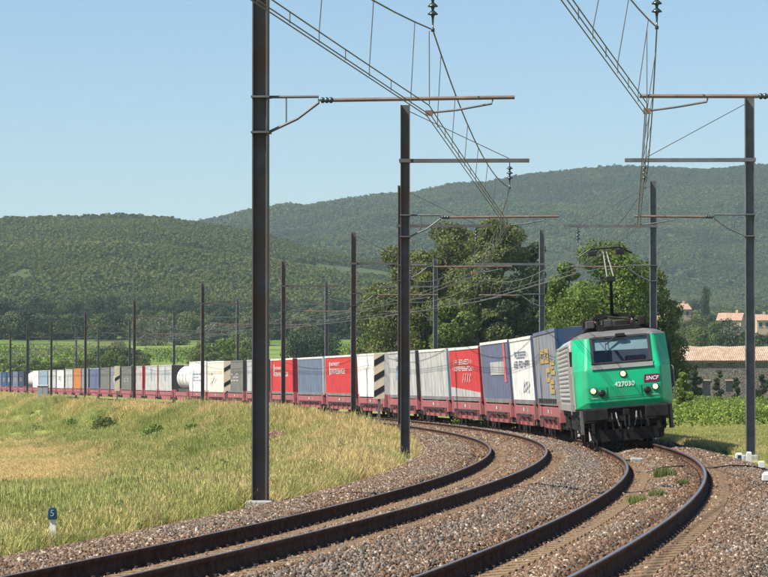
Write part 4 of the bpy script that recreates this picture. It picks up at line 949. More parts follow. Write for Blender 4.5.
t.links.new(fr_.outputs[0], ms_.inputs[0]); t.links.new(tr_.outputs[0], ms_.inputs[1]); t.links.new(gl_.outputs[0], ms_.inputs[2]); t.links.new(ms_.outputs[0], o_.inputs[0])
LF, LR = 58.6, 77.6
loco = empty('locomotive', mat=veh_matrix('B', LF + 4.3, LR - 4.3))
tag(loco, 'green and silver electric locomotive with lit headlights hauling the train', 'locomotive')
def body_prof(k=1.0): return [(-1.42, 1.08), (-1.42, 2.98), (-1.36, 3.12), (-1.12, 3.32), (-.8, 3.40), (.8, 3.40), (1.12, 3.32), (1.36, 3.12), (1.42, 2.98), (1.42, 1.08)]
MB().prism(body_prof(), 'x', -7.4, 6.9).build('body_shell', m_silver, loco, bevel=.03)
MB().prism([(y * 1.004, z if z < 2 else z + .006) for y, z in body_prof()], 'x', -9.0, -7.41).build('rear_cab', m_green, loco, bevel=.05)
for k in range(13):
    z = 1.42 + k * .135
    for sg in (-1, 1): MB().prism([(sg * 1.421, z), (sg * 1.475, z + .02), (sg * 1.475, z + .065), (sg * 1.421, z + .1)], 'x', -5.6, 5.2).build('louvre_slat', m_silver, loco)
for sg in (-1, 1):
    MB().box(-7.2, 6.8, sg * 1.44 - .012, sg * 1.44 + .012, 1.1, 1.3).build('lower_skirt', m_lgrey, loco)
    for x in (-6.6, 5.9): 
        dr = MB().box(x - .38, x + .38, min(sg * 1.421, sg * 1.44), max(sg * 1.421, sg * 1.44), 1.32, 3.0).build('cab_door', m_lgrey, loco, bevel=.01)
        MB().tube([(x + .48, sg * 1.48, 1.0), (x + .48, sg * 1.48, 2.4)], .018, 6).build('handrail', m_lgrey, dr)
# front cab as bands: z, front x, front half width, corner x, side half width
LV = [(1.16, 9.22, 1.02, 8.5, 1.42), (1.32, 9.28, 1.08, 8.52, 1.42), (1.75, 9.30, 1.1, 8.52, 1.42), (2.26, 9.24, 1.1, 8.48, 1.42), (2.42, 9.14, 1.08, 8.42, 1.42), (3.20, 8.72, 1.0, 8.1, 1.37), (3.28, 8.58, .95, 8.0, 1.26), (3.35, 8.1, .86, 7.8, 1.08), (3.40, 7.5, .8, 7.3, .85)]
def band(mb, i, j, parts):
    (z0, f0, h0, c0, s0), (z1, f1, h1, c1, s1) = LV[i], LV[j]
    for sg in (-1, 1):
        if 'chamfer' in parts: mb.add([(c0, sg * s0, z0), (f0, sg * h0, z0), (f1, sg * h1, z1), (c1, sg * s1, z1)], [(0, 1, 2, 3)])
        if 'side' in parts: mb.add([(6.9, sg * s0, z0), (c0, sg * s0, z0), (c1, sg * s1, z1), (6.9, sg * s1, z1)], [(0, 1, 2, 3)])
        if 'pillar' in parts: mb.add([(f0, sg * h0, z0), (f0, sg * .84, z0), (f1, sg * .84, z1), (f1, sg * h1, z1)], [(0, 1, 2, 3)])
    if 'front' in parts: mb.add([(f0, -h0, z0), (f0, h0, z0), (f1, h1, z1), (f1, -h1, z1)], [(0, 1, 2, 3)])
    return mb
def weld(o):
    import bmesh
    bm = bmesh.new(); bm.from_mesh(o.data); bmesh.ops.remove_doubles(bm, verts=bm.verts, dist=.0005); bmesh.ops.recalc_face_normals(bm, faces=bm.faces); bm.to_mesh(o.data); bm.free(); return o
cf = MB()
for i in range(4): band(cf, i, i + 1, ('front', 'chamfer'))
band(cf, 4, 5, ('chamfer', 'pillar')); cfo = weld(cf.build('cab_front', m_green, loco))
b2 = cfo.modifiers.new('bevel', 'BEVEL'); b2.width = .07; b2.segments = 3; b2.limit_method = 'ANGLE'; b2.angle_limit = R(18)
cs = MB()
for i in range(5): band(cs, i, i + 1, ('side',))
weld(cs.build('cab_side', m_lgrey, loco))
cr = MB()
for i in range(5, 8): band(cr, i, i + 1, ('front', 'chamfer', 'side'))
weld(cr.build('cab_roof', mat('loco_roof_grey', (.15, .145, .14), .6, var=.2, scale=2, dirt=.4), loco))
# windscreen
(z0, f0, h0, _, _), (z1, f1, h1, _, _) = LV[4], LV[5]
def wsp(y, tt, out=0.): return (f0 + (f1 - f0) * tt + out, y, z0 + (z1 - z0) * tt + out * .5)
wsm = MB().add([wsp(-.84, 0, -.01), wsp(.84, 0, -.01), wsp(.84, 1, -.01), wsp(-.84, 1, -.01)], [(0, 1, 2, 3)]).build('windscreen', mg, loco)
for (a, c_, b_, d_) in ((-.88, -.8, 0, 1), (.8, .88, 0, 1), (-.8, .8, -.02, .05), (-.8, .8, .95, 1.02)):
    fm = MB(); V = [wsp(a, b_, .0), wsp(c_, b_, .0), wsp(c_, d_, .0), wsp(a, d_, .0), wsp(a, b_, .022), wsp(c_, b_, .022), wsp(c_, d_, .022), wsp(a, d_, .022)]
    fm.add(V, [(0,3,2,1),(4,5,6,7),(0,1,5,4),(1,2,6,5),(2,3,7,6),(3,0,4,7)]); fm.build('screen_seal', m_rub, wsm)
MB().add([wsp(-.8, .56, -.06), wsp(.8, .50, -.06), wsp(.8, .97, -.06), wsp(-.8, .97, -.06)], [(0, 1, 2, 3)]).build('sun_blind', m_blind, loco)
MB().box(7.0, 7.05, -1.3, 1.3, 1.2, 3.3).build('cab_back_wall', m_int, loco); MB().box(7.6, 8.75, -1.2, 1.2, 2.2, 2.36).build('driver_desk', m_int, loco, bevel=.05)
MB().box(7.9, 8.4, .15, .75, 2.36, 2.62).build('desk_hood', m_redseat, loco, bevel=.05); MB().box(7.3, 7.55, -.7, -.2, 2.0, 2.95).build('driver_seat', m_dk, loco, bevel=.06)
# grey sill with the wiper motor under the screen, wiper
gp = MB(); V = []
for (y, z, x) in ((-.9, 2.27, 9.245), (.9, 2.27, 9.245), (.9, 2.40, 9.162), (-.9, 2.40, 9.162)): V.append((x + .004, y, z))
V += [(x + .03, y, z) for x, y, z in V]; gp.add(V, [(0,3,2,1),(4,5,6,7),(0,1,5,4),(1,2,6,5),(2,3,7,6),(3,0,4,7)]); gp.build('screen_sill', mat('sill_grey', (.17, .18, .17), .6, var=.15, dirt=.3), loco, bevel=.01)
MB().tube([wsp(-.9, .0, .05), wsp(.9, .0, .05)], .014, 6).build('sill_rail', m_rub, loco)
MB().tube([wsp(.0, 1.06, .06), wsp(-.42, .68, .05)], [.035, .016], 6).build('wiper_arm', m_rub, loco)
MB().tube([wsp(-.43, .98, .04), wsp(-.42, .38, .04)], .011, 5).build('wiper_blade', m_rub, loco)
MB().box(8.62, 8.86, -.12, .16, 3.19, 3.29).build('wiper_motor', m_rub, loco, bevel=.02)
for sg in (-1, 1): MB().box(8.0, 8.12, sg * 1.43 - .05, sg * 1.43 + .09, 2.42, 2.86).build('mirror', m_rub, loco, bevel=.02)
# panel seams, hand rails and grime-catching ledges on the nose
MB().box(9.302, 9.306, -1.06, 1.06, 1.44, 1.452).build('panel_seam', m_rub, loco)
for sg in (-1, 1):
    MB().box(9.297, 9.3085, sg * .5 - .005, sg * .5 + .005, 1.46, 1.74).build('panel_seam', m_rub, loco)
    MB().tube([(9.31, sg * .98, 1.42), (9.36, sg * .98, 1.44), (9.36, sg * .78, 1.44), (9.31, sg * .78, 1.42)], .012, 5).build('hand_rail', m_lgrey, loco)
    MB().tube([(8.62, sg * 1.46, 1.25), (8.62, sg * 1.50, 1.3), (8.62, sg * 1.50, 2.2), (8.62, sg * 1.44, 2.25)], .016, 5).build('hand_rail', m_lgrey, loco)
# lamps
def lamp(name, y, z, r, m, parent=loco, x=9.3):
    l_ = MB().lathe([(r * 1.25, x - .02), (r * 1.25, x + .02), (r * 1.02, x + .03)], 18, 'x', (0, y, z)).build(name, m_rub, parent)
    MB().lathe([(r, x + .02), (r * .8, x + .042), (.01, x + .05)], 18, 'x', (0, y, z)).build('lens', m, l_, True); return l_
for sg in (-1, 1):
    lamp('headlight', sg * .90, 1.66, .085, m_lamp); lamp('tail_light', sg * .66, 1.58, .085, m_lens)
lamp('top_light', .0, 2.10, .085, m_lamp, x=9.265)
FRONT = Matrix(((0, 0, 1, 0), (1, 0, 0, 0), (0, 1, 0, 0), (0, 0, 0, 1)))
def on_front(me, name, y, z, x, parent=loco): return link(name, me, parent, mat=Matrix.Translation((x, y, z)) @ FRONT)
on_front(text_mesh('427030', .195, m_white, bold=.002), 'number_lettering', .02, 1.80, 9.312)
lg = MB().prism([(.58, 1.80), (1.0, 1.80), (1.03, 1.84), (1.06, 2.0), (1.02, 2.03), (.62, 2.03), (.60, 2.0)], 'x', 9.285, 9.305).build('logo_plate', m_purple, loco)
on_front(text_mesh('SNCF', .15, m_white, shear=.25, bold=.003), 'logo_lettering', .82, 1.915, 9.309, lg)
# front end below the green
MB().box(8.4, 9.2, -1.25, 1.25, .72, 1.15).build('buffer_beam', m_dk, loco, bevel=.03)
MB().box(8.9, 9.28, -1.2, 1.2, 1.10, 1.17).build('front_ledge', m_rub, loco, bevel=.02)
for sg in (-1, 1):
    bf = MB().lathe([(.13, 9.2), (.13, 9.42), (.1, 9.42), (.1, 9.56)], 14, 'x', (0, sg * .875, .98)).build('buffer', m_dk, loco)
    MB().box(9.54, 9.60, sg * .875 - .34, sg * .875 + .34, .79, 1.14).build('buffer_head', m_lgrey if False else m_dk, bf, bevel=.05)
    MB().box(8.1, 9.0, sg * 1.30 - .02, sg * 1.30 + .06, .42, 1.12).build('step_panel', mat('loco_step_grey', (.13, .128, .125), .6, var=.25, scale=3, dirt=.5), loco)
    for q in range(3): MB().box(8.2, 8.6, sg * 1.30 + (-.12 if sg < 0 else .02), sg * 1.30 + (-.02 if sg < 0 else .12), .45 + q * .22, .48 + q * .22).build('step', m_dk, loco)
    MB().tube([(9.21, sg * .42, 1.0), (9.33, sg * .42, .8), (9.3, sg * .40, .5), (9.22, sg * .36, .42)], .025, 6).build('brake_hose', m_rub, loco)
    MB().tube([(9.21, sg * .30, 1.0), (9.35, sg * .28, .82), (9.3, sg * .22, .6)], .022, 6).build('brake_hose', m_lgrey, loco)
cpl = MB().prism([(-.09, .9), (.09, .9), (.09, 1.08), (-.09, 1.08)], 'x', 9.2, 9.5).build('coupling_hook', m_dk, loco, bevel=.02)
MB().tube([(9.46, -.06, .98), (9.5, -.06, .6), (9.5, 0, .5), (9.5, .06, .6), (9.46, .06, .98)], .028, 6).build('coupling_link', m_rub, cpl)
pl = MB().add([(9.0, -1.1, .52), (9.15, -.9, .52), (9.2, 0, .52), (9.15, .9, .52), (9.0, 1.1, .52), (8.98, -1.05, .2), (9.12, -.9, .18), (9.17, 0, .18), (9.12, .9, .18), (8.98, 1.05, .2)], [(i, i + 1, i + 6, i + 5) for i in range(4)])
plo = pl.build('snow_plough', m_dk, loco); sm = plo.modifiers.new('solid', 'SOLIDIFY'); sm.thickness = .03
for (y, z, h_) in ((-.62, .5, .3), (-.2, .48, .2), (.18, .46, .26), (.6, .5, .3), (.95, .45, .34), (-.98, .42, .3)):
    MB().box(9.1, 9.22, y - .05, y + .05, z, z + h_).build('pipe_bracket', m_dk, loco, bevel=.01)
MB().box(8.6, 9.1, -1.1, 1.1, .60, .74).build('plough_bracket', m_dk, loco)
# running gear
def loco_bogie(xc):
    b_ = MB()
    for sg in (-1, 1):
        y0 = sg * 1.12; b_.prism([(xc - 2.0, .62), (xc - .9, .42), (xc + .9, .42), (xc + 2.0, .62), (xc + 2.0, .85), (xc - 2.0, .85)], 'y', y0 - .08, y0 + .08)
        for q in (-1.3, 1.3): b_.box(xc + q - .25, xc + q + .25, y0 - .14, y0 + .14, .4, .78)
        for q in (-.55, .55): b_.lathe([(.16, .55), (.16, .95)], 10, 'z', (xc + q, y0 + sg * .06, 0))
        b_.tube([(xc - 1.9, y0 + sg * .1, .5), (xc + 1.9, y0 + sg * .1, .5)], .05, 6)
    b_.box(xc - .5, xc + .5, -1.05, 1.05, .45, .8)
    bo_ = b_.build('bogie', m_dk, loco)
    for q in (-1.3, 1.3): wheel_pair(bo_, xc + q, .575)
    for sg in (-1, 1): MB().tube([(xc + 1.75, sg * 1.0, .62), (xc + 2.25, sg * 1.02, .18)], .05, 6).build('sand_pipe', m_lgrey, bo_)
loco_bogie(5.3); loco_bogie(-5.3)
MB().box(-2.6, 2.6, -1.25, 1.25, .45, 1.06).build('transformer_tank', m_dk, loco, bevel=.05)
MB().box(-8.9, 8.6, -1.3, 1.3, .88, 1.09).build('underframe', m_dk, loco)
# roof equipment
for (x0, x1, y0, y1, z1) in ((4.6, 7.0, -1.1, 1.1, 3.56), (.5, 4.0, -1.1, 1.1, 3.56), (-5.5, -.2, -1.1, 1.1, 3.58)):
    MB().prism([(y0, 3.33), (y0 + .25, z1), (y1 - .25, z1), (y1, 3.33)], 'x', x0, x1).build('roof_fairing', m_dk, loco, bevel=.03)
for (x, y) in ((6.4, -.55), (6.4, .55), (5.0, -.55), (5.0, .55), (4.2, 0), (3.2, .6)):
    MB().lathe([(.07, 3.7), (.1, 3.76), (.05, 3.79), (.1, 3.82), (.05, 3.85), (.1, 3.88), (.05, 3.91), (.05, 3.99)], 10, 'z', (x, y, -.2)).build('roof_insulator', mat('insulator_brown', (.10, .05, .035), .25), loco, True)
MB().box(4.9, 6.5, -.62, -.50, 3.79, 3.86).build('pantograph_base', m_dk, loco); MB().box(4.9, 6.5, .50, .62, 3.79, 3.86).build('pantograph_base', m_dk, loco)
for q, (x, y, w_, d_, h_) in enumerate(((6.75, -.75, .3, .25, .2), (6.7, .2, .25, .4, .16), (6.8, .8, .25, .2, .24), (5.6, -.2, .5, .3, .22), (5.7, .85, .3, .2, .26), (3.6, -.5, .6, .3, .3), (3.3, .3, .3, .5, .24), (2.2, -.7, .4, .25, .34))):
    MB().box(x - w_, x + w_, y - d_ / 2, y + d_ / 2, 3.5, 3.54 + h_).build('roof_box', m_dk if q % 3 else mat('roof_kit_grey', (.06, .058, .056), .6, var=.3, dirt=.3), loco, bevel=.03)
MB().tube([(6.3, -.7, 3.70), (6.0, -.2, 3.85), (6.1, .5, 3.72), (5.4, .85, 3.64)], .03, 6).build('roof_cable', m_rub, loco)
for sg in (-1, 1): MB().lathe([(.09, 7.05), (.05, 7.2), (.04, 7.45), (.11, 7.62)], 12, 'x', (0, sg * .5, 3.5)).build('horn', m_dk, loco)
pan = MB().box(4.95, 5.2, -.5, .5, 3.84, 3.94).build('pantograph', m_dk, loco)
# the knee and head stand at the height of the contact wire
ch = C_Z - .06 - .05
MB().tube([(5.1, 0, 3.9), (6.35, .0, 4.95)], [.06, .045], 8).build('lower_arm', m_dk, pan)
MB().box(6.25, 6.45, -.14, .14, 4.88, 5.04).build('knee', m_rub, pan, bevel=.02)
for sg in (-1, 1): MB().tube([(6.35, sg * .10, 4.97), (5.2, sg * .05 - .06, ch - .13)], .02, 6).build('upper_arm', m_lgrey, pan)
for dx in (-.18, .18):
    MB().tube([(5.2 + dx, -.85, ch - .22), (5.2 + dx, -.62, ch - .08), (5.2 + dx, -.5, ch - .01), (5.2 + dx, .4, ch - .01), (5.2 + dx, .52, ch - .08), (5.2 + dx, .75, ch - .22)], .022, 6).build('collector_strip', m_rub, pan)
for sg in (-1, 1): MB().box(4.98, 5.42, sg * .42 - .16, sg * .42 + .1, ch - .22, ch - .07).build('head_box', m_rub, pan, bevel=.02)

# ------------------------------------------------------------------ stone barn and houses
m_stone = bpy.data.materials.new('barn_rubble_stone'); m_stone.use_nodes = True; t = m_stone.node_tree; N = t.nodes; L = t.links; b = N['Principled BSDF']; b.inputs['Roughness'].default_value = .95
tc = N.new('ShaderNodeTexCoord'); mp = N.new('ShaderNodeMapping'); mp.inputs['Scale'].default_value = (1.5, 1.5, 2.4); vo = N.new('ShaderNodeTexVoronoi'); L.new(tc.outputs['Object'], mp.inputs[0]); L.new(mp.outputs[0], vo.inputs['Vector'])
r_ = N.new('ShaderNodeValToRGB'); r_.color_ramp.elements[0].color = (.07, .065, .06, 1); r_.color_ramp.elements[1].color = (.27, .235, .20, 1); sep = N.new('ShaderNodeSeparateColor'); L.new(vo.outputs['Color'], sep.inputs[0]); L.new(sep.outputs[0], r_.inputs[0]); L.new(r_.outputs[0], b.inputs['Base Color'])
bp = N.new('ShaderNodeBump'); bp.inputs['Distance'].default_value = .12; bp.invert = True; L.new(vo.outputs['Distance'], bp.inputs['Height']); L.new(bp.outputs[0], b.inputs['Normal'])
m_tile = mat('roof_tile', (.46, .34, .24), .9, var=.4, scale=3.5, col2=(.34, .22, .15), mixs=1.2, bump=.6, bscale=6)
m_tile2 = mat('roof_tile_red', (.42, .26, .18), .9, var=.3, scale=1.5, bump=.5)
m_plaster = mat('plaster_ochre', (.50, .38, .26), .9, var=.12, scale=1.5)
m_shut = mat('window_dark', (.03, .032, .035), .4, var=.2)
def tiled_roof(x0, x1, ye, yr, ze, zr, pitch):
    """corrugated tile slope from eave (ye, ze) to ridge (yr, zr)"""
    n = int((x1 - x0) / pitch) * 2; V = []
    rows = 7
    for i in range(n + 1):
        for j in range(rows + 1):
            t_ = j / rows; V.append((x0 + (x1 - x0) * i / n, ye + (yr - ye) * t_, ze + (zr - ze) * t_ + (.07 if i % 2 else 0) + .05 * math.sin(i * .21) * t_))
    return MB().add(V, [(i*(rows+1)+j, (i+1)*(rows+1)+j, (i+1)*(rows+1)+j+1, i*(rows+1)+j+1) for i in range(n) for j in range(rows)])
def barn():
    Y = 424.; x0 = (655 - 384) * Y / F_PX; x1 = x0 + 42; xc = (x0 + x1) / 2; zg = gz(xc, Y) - .8; root = empty('stone_barn', (xc, Y, zg)); tag(root, 'long stone barn with tiled roof beyond the vine field', 'barn')
    h = 21.; ze = EYE + (YH - 360) * Y / F_PX - zg; zr = EYE + (YH - 346.5) * (Y + 6.5) / F_PX - zg
    MB().box(-h, h, 0, 13, -.5, ze).build('wall', m_stone, root)
    MB().prism([(0, ze), (6.5, zr - .1), (13, ze)], 'x', -h + .01, h - .01).build('gable', m_stone, root)
    tiled_roof(-h - .3, h + .3, -.35, 6.5, ze - .1, zr, .25).build('roof', m_tile, root); tiled_roof(-h - .3, h + .3, 13.35, 6.5, ze - .1, zr, .25).build('roof', m_tile, root)
    MB().box(-h, h, -.16, -.02, ze - .28, ze - .16).build('eaves_cornice', m_tile2, root)
    for (pxx, py, ww, hh) in ((710.5, 364.5, .5, .45), (706, 388, .9, 1.8), (729, 386, .8, 1.3)):
        x = (pxx - 384) * Y / F_PX - xc; z = EYE + (YH - py) * Y / F_PX - zg
        wd = MB().box(x - ww / 2, x + ww / 2, -.03, .05, z - hh / 2, z + hh / 2).build('window', m_shut, root); MB().box(x - ww / 2 - .12, x + ww / 2 + .12, -.09, -.031, z + hh / 2, z + hh / 2 + .16).build('lintel', m_plaster, wd)
barn()
def house(pxc, yeave, wpx, Y, label, ridge_h=1.6, depth=7., rz=0., roofm=m_tile2, hh=None):
    X = (pxc - 384) * Y / F_PX; zg = gz(X, Y); w_ = wpx * Y / F_PX; ze = EYE + (YH - yeave) * Y / F_PX - zg; root = empty('house', (X, Y, zg)); root.rotation_euler = (0, 0, rz); tag(root, label, 'house'); h = w_ / 2
    MB().box(-h, h, 0, depth, -1.5, ze).build('wall', m_plaster, root); MB().prism([(0, ze), (depth / 2, ze + ridge_h - .06), (depth, ze)], 'x', -h + .02, h - .02).build('gable', m_plaster, root)
    tiled_roof(-h - .3, h + .3, -.4, depth / 2, ze - .15, ze + ridge_h, .6).build('roof', roofm, root); rf = tiled_roof(-h - .3, h + .3, depth + .4, depth / 2, ze - .15, ze + ridge_h, .6).build('roof', roofm, root)
    MB().box(h * .4, h * .4 + .7, depth / 2 - .3, depth / 2 + .3, ze + ridge_h - .4, ze + ridge_h + .9).build('chimney', m_plaster, rf)
    n = max(2, int(w_ / 3.2))
    for q in range(n):
        x = -h + w_ * (q + .5) / n; wd = MB().box(x - .5, x + .5, -.03, .05, ze - 2.1, ze - .8).build('window', m_shut, root); MB().box(x - .65, x + .65, -.12, -.031, ze - 2.22, ze - 2.1).build('sill', m_plaster, wd)
house(684, 309, 15, 1150, 'pale house with flat tiled roof higher on the slope, left of the conifer', 2.0, 9, R(12))
house(729, 320, 24, 1020, 'house with red tiled roof left of the right hand mast', 2.2, 9, R(-14))
house(764, 320, 14, 1060, 'ochre house with tiled roof right of the right hand mast', 1.8, 9, R(8))
house(664, 318, 13, 1010, 'small house with pinkish roof behind the bright green tree', 1.6, 7, R(20))
house(700, 335, 9, 960, 'low pale outbuilding with tiled roof behind the barn', 1.2, 6, R(-5), m_tile)
house(385, 353, 22, 540, 'small tan roofed shed behind the white box body', 1.0, 6, R(10), m_tile)
house(417, 338, 10, 560, 'small pink tinted house between the second mast and the wood', 1.4, 6, R(-20))

# ------------------------------------------------------------------ trackside things
m_signw = mat('sign_beige', (.66, .56, .40), .6, var=.08); m_signk = mat('sign_black', (.012, .012, .012), .6, var=.1)
m_blue = mat('marker_blue', (.012, .06, .10), .4, var=.1); m_wht = mat('painted_white', (.78, .76, .70), .7, var=.1, scale=3, dirt=.2)
def stripe_sign(pxx, ytop, ybot, s_, o_, n, label):
    # stands on the left verge, facing the camera
    p = at(s_, o_); g_ = gz(p.x, p.y); root = empty('distance_sign', (p.x, p.y, g_)); tag(root, label, 'sign', 'striped distance signs'); root.rotation_euler = (0, 0, P(s_)[3] * .4)
    z1 = EYE + (YH - ytop) * p.y / F_PX - g_; z0 = EYE + (YH - ybot) * p.y / F_PX - g_; w_ = .25
    MB().box(-.06, .06, .02, .12, -.5, z1 - .2).build('post', m_galv, root)
    bd = MB().box(-w_, w_, -.02, .015, z0, z1).build('board', m_signw, root, bevel=.01); H_ = z1 - z0
    for q in range(n):
        zc = z0 + H_ * ((q + .5) / n) if n > 1 else z0 + H_ * .5
        t_ = H_ / max(n, 3) * .25; quadsheet(MB(), [(-w_ + .02, zc - t_ * 1.5), (w_ - .02, zc + t_ * .1), (w_ - .02, zc + t_ * 1.7), (-w_ + .02, zc + t_ * .1)], -.024).build('diagonal_bar', m_signk, bd)
def s_for(pxx, o_):
    sv = np.arange(60, 500, .5); xs = np.array([384 + F_PX * at(s, o_).x / at(s, o_).y for s in sv]); return float(sv[np.argmin(abs(xs - pxx))])
stripe_sign(379, 353, 399, s_for(379, -4.4), -4.4, 3, 'beige trackside board with three black diagonal bars')
stripe_sign(227.5, 361, 391, s_for(227.5, -4.4), -4.4, 2, 'beige trackside board with two black diagonal bars')
stripe_sign(117.5, 366, 391, s_for(117.5, -4.4), -4.4, 1, 'beige trackside board with one black diagonal bar')
# kilometre marker in the grass
Ym = mky; p = Vector((mkx, mky, mkz)); g_ = mkz; mk = empty('kilometre_marker', (p.x, p.y, g_)); tag(mk, 'small blue and white trackside marker post in the grass', 'marker')
zt = EYE + (YH - 507) * Ym / F_PX - g_; zm = EYE + (YH - 519) * Ym / F_PX - g_
MB().box(-.04, .04, .0, .05, -.3, zm + .1).build('post', m_wht, mk)
pr = [(-.055, zm), (.055, zm), (.055, zt - .05), (.038, zt), (-.038, zt), (-.055, zt - .05)]
pt = MB().prism(pr, 'y', -.03, -.002).build('plate', m_blue, mk, bevel=.01)
link('number_lettering', text_mesh('5', .11, mat('marker_white', (.28, .38, .46), .6, var=.1)), pt, mat=Matrix.Translation((0, -.034, (zm + zt) / 2)) @ SIDE)
# grey relay cabinet
Yc = 300.; p = px(42.5, 390, Yc); s_c, o_c, _ = s_o(p.x, p.y); 
sv = np.arange(200, 560, 1.); cx_ = np.array([384 + F_PX * at(s, -5.4).x / at(s, -5.4).y for s in sv]); s_c = float(sv[np.argmin(abs(cx_ - 42.5))]); p = at(s_c, -5.4); g_ = gz(p.x, p.y)
cb = empty('relay_cabinet', (p.x, p.y, g_)); tag(cb, 'grey metal relay cabinet with white top beside the far wagons', 'cabinet')
zt = EYE + (YH - 385) * p.y / F_PX - g_; w_ = 10.5 * p.y / F_PX / 2
MB().box(-w_, w_, 0, 1.0, -.3, zt - .12).build('case', mat('cabinet_grey', (.27, .30, .31), .6, var=.1), cb, bevel=.02); MB().box(-w_ - .08, w_ + .08, -.08, 1.08, zt - .12, zt).build('lid', m_wht, cb, bevel=.03); MB().box(-.01, .01, -.012, -.001, .05, zt - .2).build('door_gap', m_rub, cb)
# white concrete posts on the right shoulder
for (pxx, yt, yb, wpx, lab, bl) in ((738.5, 452.5, 461, 6.5, 'small white block with blue face, farthest of the white posts', True), (748.5, 451.5, 465, 5, 'cream concrete post left of the right mast foot', False), (761, 464.5, 477, 5.5, 'cream concrete post right of the right mast foot', False), (768, 479, 497, 12, 'white concrete block cut by the right picture edge', False)):
    Y = 3400 * 1.78 / (yb - 396); x = (pxx - 384) * Y / F_PX; ss_, oo_, zt_ = s_o(x, Y); g_ = max(gz(x, Y), float(zt_ + ballast_rel(np.array(float(ss_)), np.array(float(oo_)))) if oo_ < 5.8 else -9)
    root = empty('marker_post', (x, Y, g_)); tag(root, lab, 'post', 'white posts on the right shoulder'); h = max(.2, EYE + (YH - yt) * Y / F_PX - g_); w_ = wpx * Y / F_PX / 2
    MB().prism([(-w_, -w_), (w_, -w_), (w_, w_), (-w_, w_)], 'z', -.2, h - w_ * .5).add([(-w_, -w_, h - w_ * .5), (w_, -w_, h - w_ * .5), (w_, w_, h - w_ * .5), (-w_, w_, h - w_ * .5), (-w_ * .6, -w_ * .6, h), (w_ * .6, -w_ * .6, h), (w_ * .6, w_ * .6, h), (-w_ * .6, w_ * .6, h)], [(4, 5, 6, 7), (0, 1, 5, 4), (1, 2, 6, 5), (2, 3, 7, 6), (3, 0, 4, 7)]).build('block', m_wht, root)
    MB().box(-w_ * 1.25, w_ * 1.25, -w_ * 1.25, w_ * 1.25, -.2, .05).build('foot', PT['black'], root)
    if bl: MB().box(-w_ * .5, w_ * .6, -w_ - .006, -w_ - .001, h * .3, h * .7).build('blue_plate', m_blue, root)
# beacon plate between the rails and a cable across the bed
def bal(s, o, up=0.): p = at(s, o); p.z += float(ballast_rel(np.array(float(s)), np.array(float(o)))) + up; return p
sb = 47.; pb = bal(sb, float(offB(sb)) - .26, .02)
bc = empty('track_beacon', pb); bc.rotation_euler = (0, 0, P(sb)[3]); tag(bc, 'pale flat track beacon between the rails before the locomotive', 'beacon')
MB().box(-.16, .16, -.35, .35, -.02, .08).build('plate', mat('beacon_grey', (.33, .35, .36), .6, var=.1), bc, bevel=.03); MB().box(-.30, .30, -.1, .1, -.06, .03).build('mount', m_dk, bc)
pts = [bal(33 + .6 * math.sin(o * 1.7), o, .045 - (.05 if o < 1.1 else 0)) for o in np.linspace(offB(33) + .9, 4.9, 14)]
c0 = pts[0].copy(); tag(MB().tube([p - c0 for p in pts], .02, 6).build('ground_cable', m_rub, loc=c0), 'black cable lying on the stones from the right rail to the posts', 'cable')
pts = [bal(34 + .25 * math.sin(o * 3), o, .05) for o in np.linspace(float(offB(34)) - .55, float(offB(34)) + .5, 10)]
c0 = pts[0].copy(); tag(MB().tube([p - c0 for p in pts], .016, 6).build('ground_cable', m_rub, loc=c0), 'thin black cable crossing between the rails of the right track', 'cable')
# weeds between the rails
wk = [grass_clump('weed_%d' % i, m_bw, 260, .16, .17, 60 + i, .0045, .6) for i in range(3)]
for q, (pxx, yy, sc_, lab) in enumerate(((664, 478, 1.35, 'largest green weed tuft between the right rails'), (637, 500, .95, 'green weed tuft between the rails, nearest on the left'), (657, 498, .8, 'small green weed tuft right of the nearest one'), (682, 487, .7, 'small green weed tuft near the outer right rail'))):
    Y = 3400 * 1.6 / (yy - 396); x = (pxx - 384) * Y / F_PX; ss_, oo_, zz_ = s_o(x, Y); z = float(zz_ + ballast_rel(np.array(float(ss_)), np.array(float(oo_))))
    o = link('weed_tuft', wk[q % 3], loc=(x, Y, z)); o.scale = (sc_, sc_, sc_); tag(o, lab, 'weed')
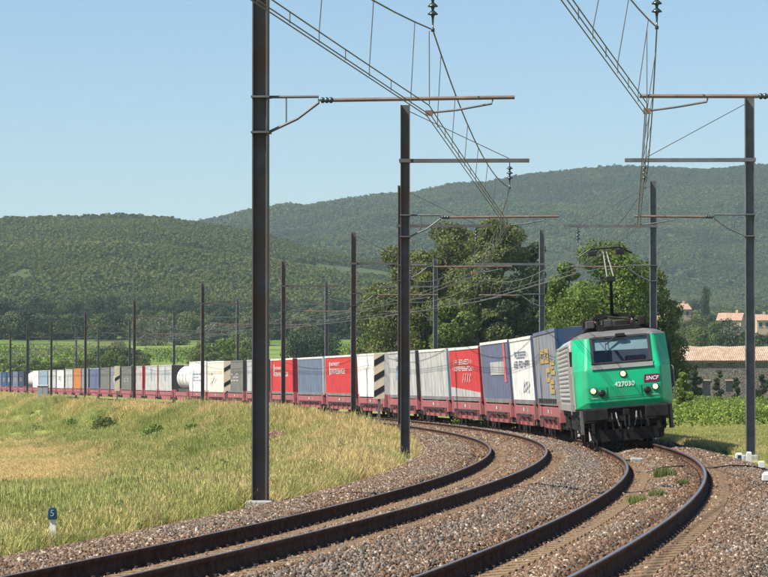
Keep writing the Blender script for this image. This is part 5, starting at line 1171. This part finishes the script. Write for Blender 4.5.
# purple flowers and shrubs on the bank
m_pur = mat('petal_purple', (.42, .10, .28), .7, var=.2, attr='tint', trans=.3)
x, y, z = on_ground(276, 452); V, Qd, tn = leaf_cloud([(-.35, 0, .75, .35, .3, .14), (.1, 0, .85, .4, .3, .16), (.55, 0, .78, .35, .3, .13)], 260, .035, 5)
o = empty('flower_patch', (x, y, z)); tag(o, 'patch of purple flowers in the grass right of the nearest mast', 'flowers'); link('blossom', np_mesh('blossom', V, Qd, m_pur, {'tint': ('FACE', 'FLOAT', tn)}), o)
V, Qd, tn = leaf_cloud([(0, 0, .35, .7, .4, .35)], 300, .04, 6); link('stems', np_mesh('stems', V, Qd, LM['mid'], {'tint': ('FACE', 'FLOAT', tn)}), o)
for q, (pxx, yy, wpx, hpx, kd, lab) in enumerate(((158, 441, 26, 22, 'vine', 'round green shrub on the bank, middle left'), (194, 440, 18, 22, 'vine', 'green shrub on the bank right of the round one'), (70, 428, 16, 13, 'vine', 'low green shrub on the far bank, left'), (108, 430, 26, 18, 'mid', 'broad green bush streak on the far bank'), (221, 432, 14, 12, 'vine', 'small green shrub on the bank near the nearest mast'), (212, 480, 7, 20, 'dark', 'dark upright weed stalk in the meadow'), (128, 420, 12, 10, 'vine', 'tiny green shrub high on the far bank'), (200, 396, 26, 12, 'vine', 'leafy growth in front of the wagons below the cream body'))):
    x, y, z = on_ground(pxx, yy); tm = tree_meshes(hpx * .85 * y / F_PX, wpx * 1.25 * y / F_PX, kd, 700 + q, 2200, .06 if y < 160 else .085, 11, .02)
    place_tree('shrub', x, y, tm, lab, None, cat='shrub', z=z - .2)

# ------------------------------------------------------------------ summer haze
HZ = True
if HZ:
    hm = bpy.data.materials.new('haze_air'); hm.use_nodes = True; t = hm.node_tree; t.nodes.clear()
    o_ = t.nodes.new('ShaderNodeOutputMaterial'); pv = t.nodes.new('ShaderNodeVolumePrincipled'); pv.inputs['Color'].default_value = (.66, .84, 1, 1); pv.inputs['Density'].default_value = .000072; pv.inputs['Anisotropy'].default_value = .2
    t.links.new(pv.outputs[0], o_.inputs['Volume'])
    zmin = float(GZ.min()) - 1; zmax = float(GZ.max()) + 25
    tag(MB().box(-3300, 3300, -140, 5640, zmin, zmax).build('haze', hm), 'thin summer haze over the valley', 'haze', kind='stuff')
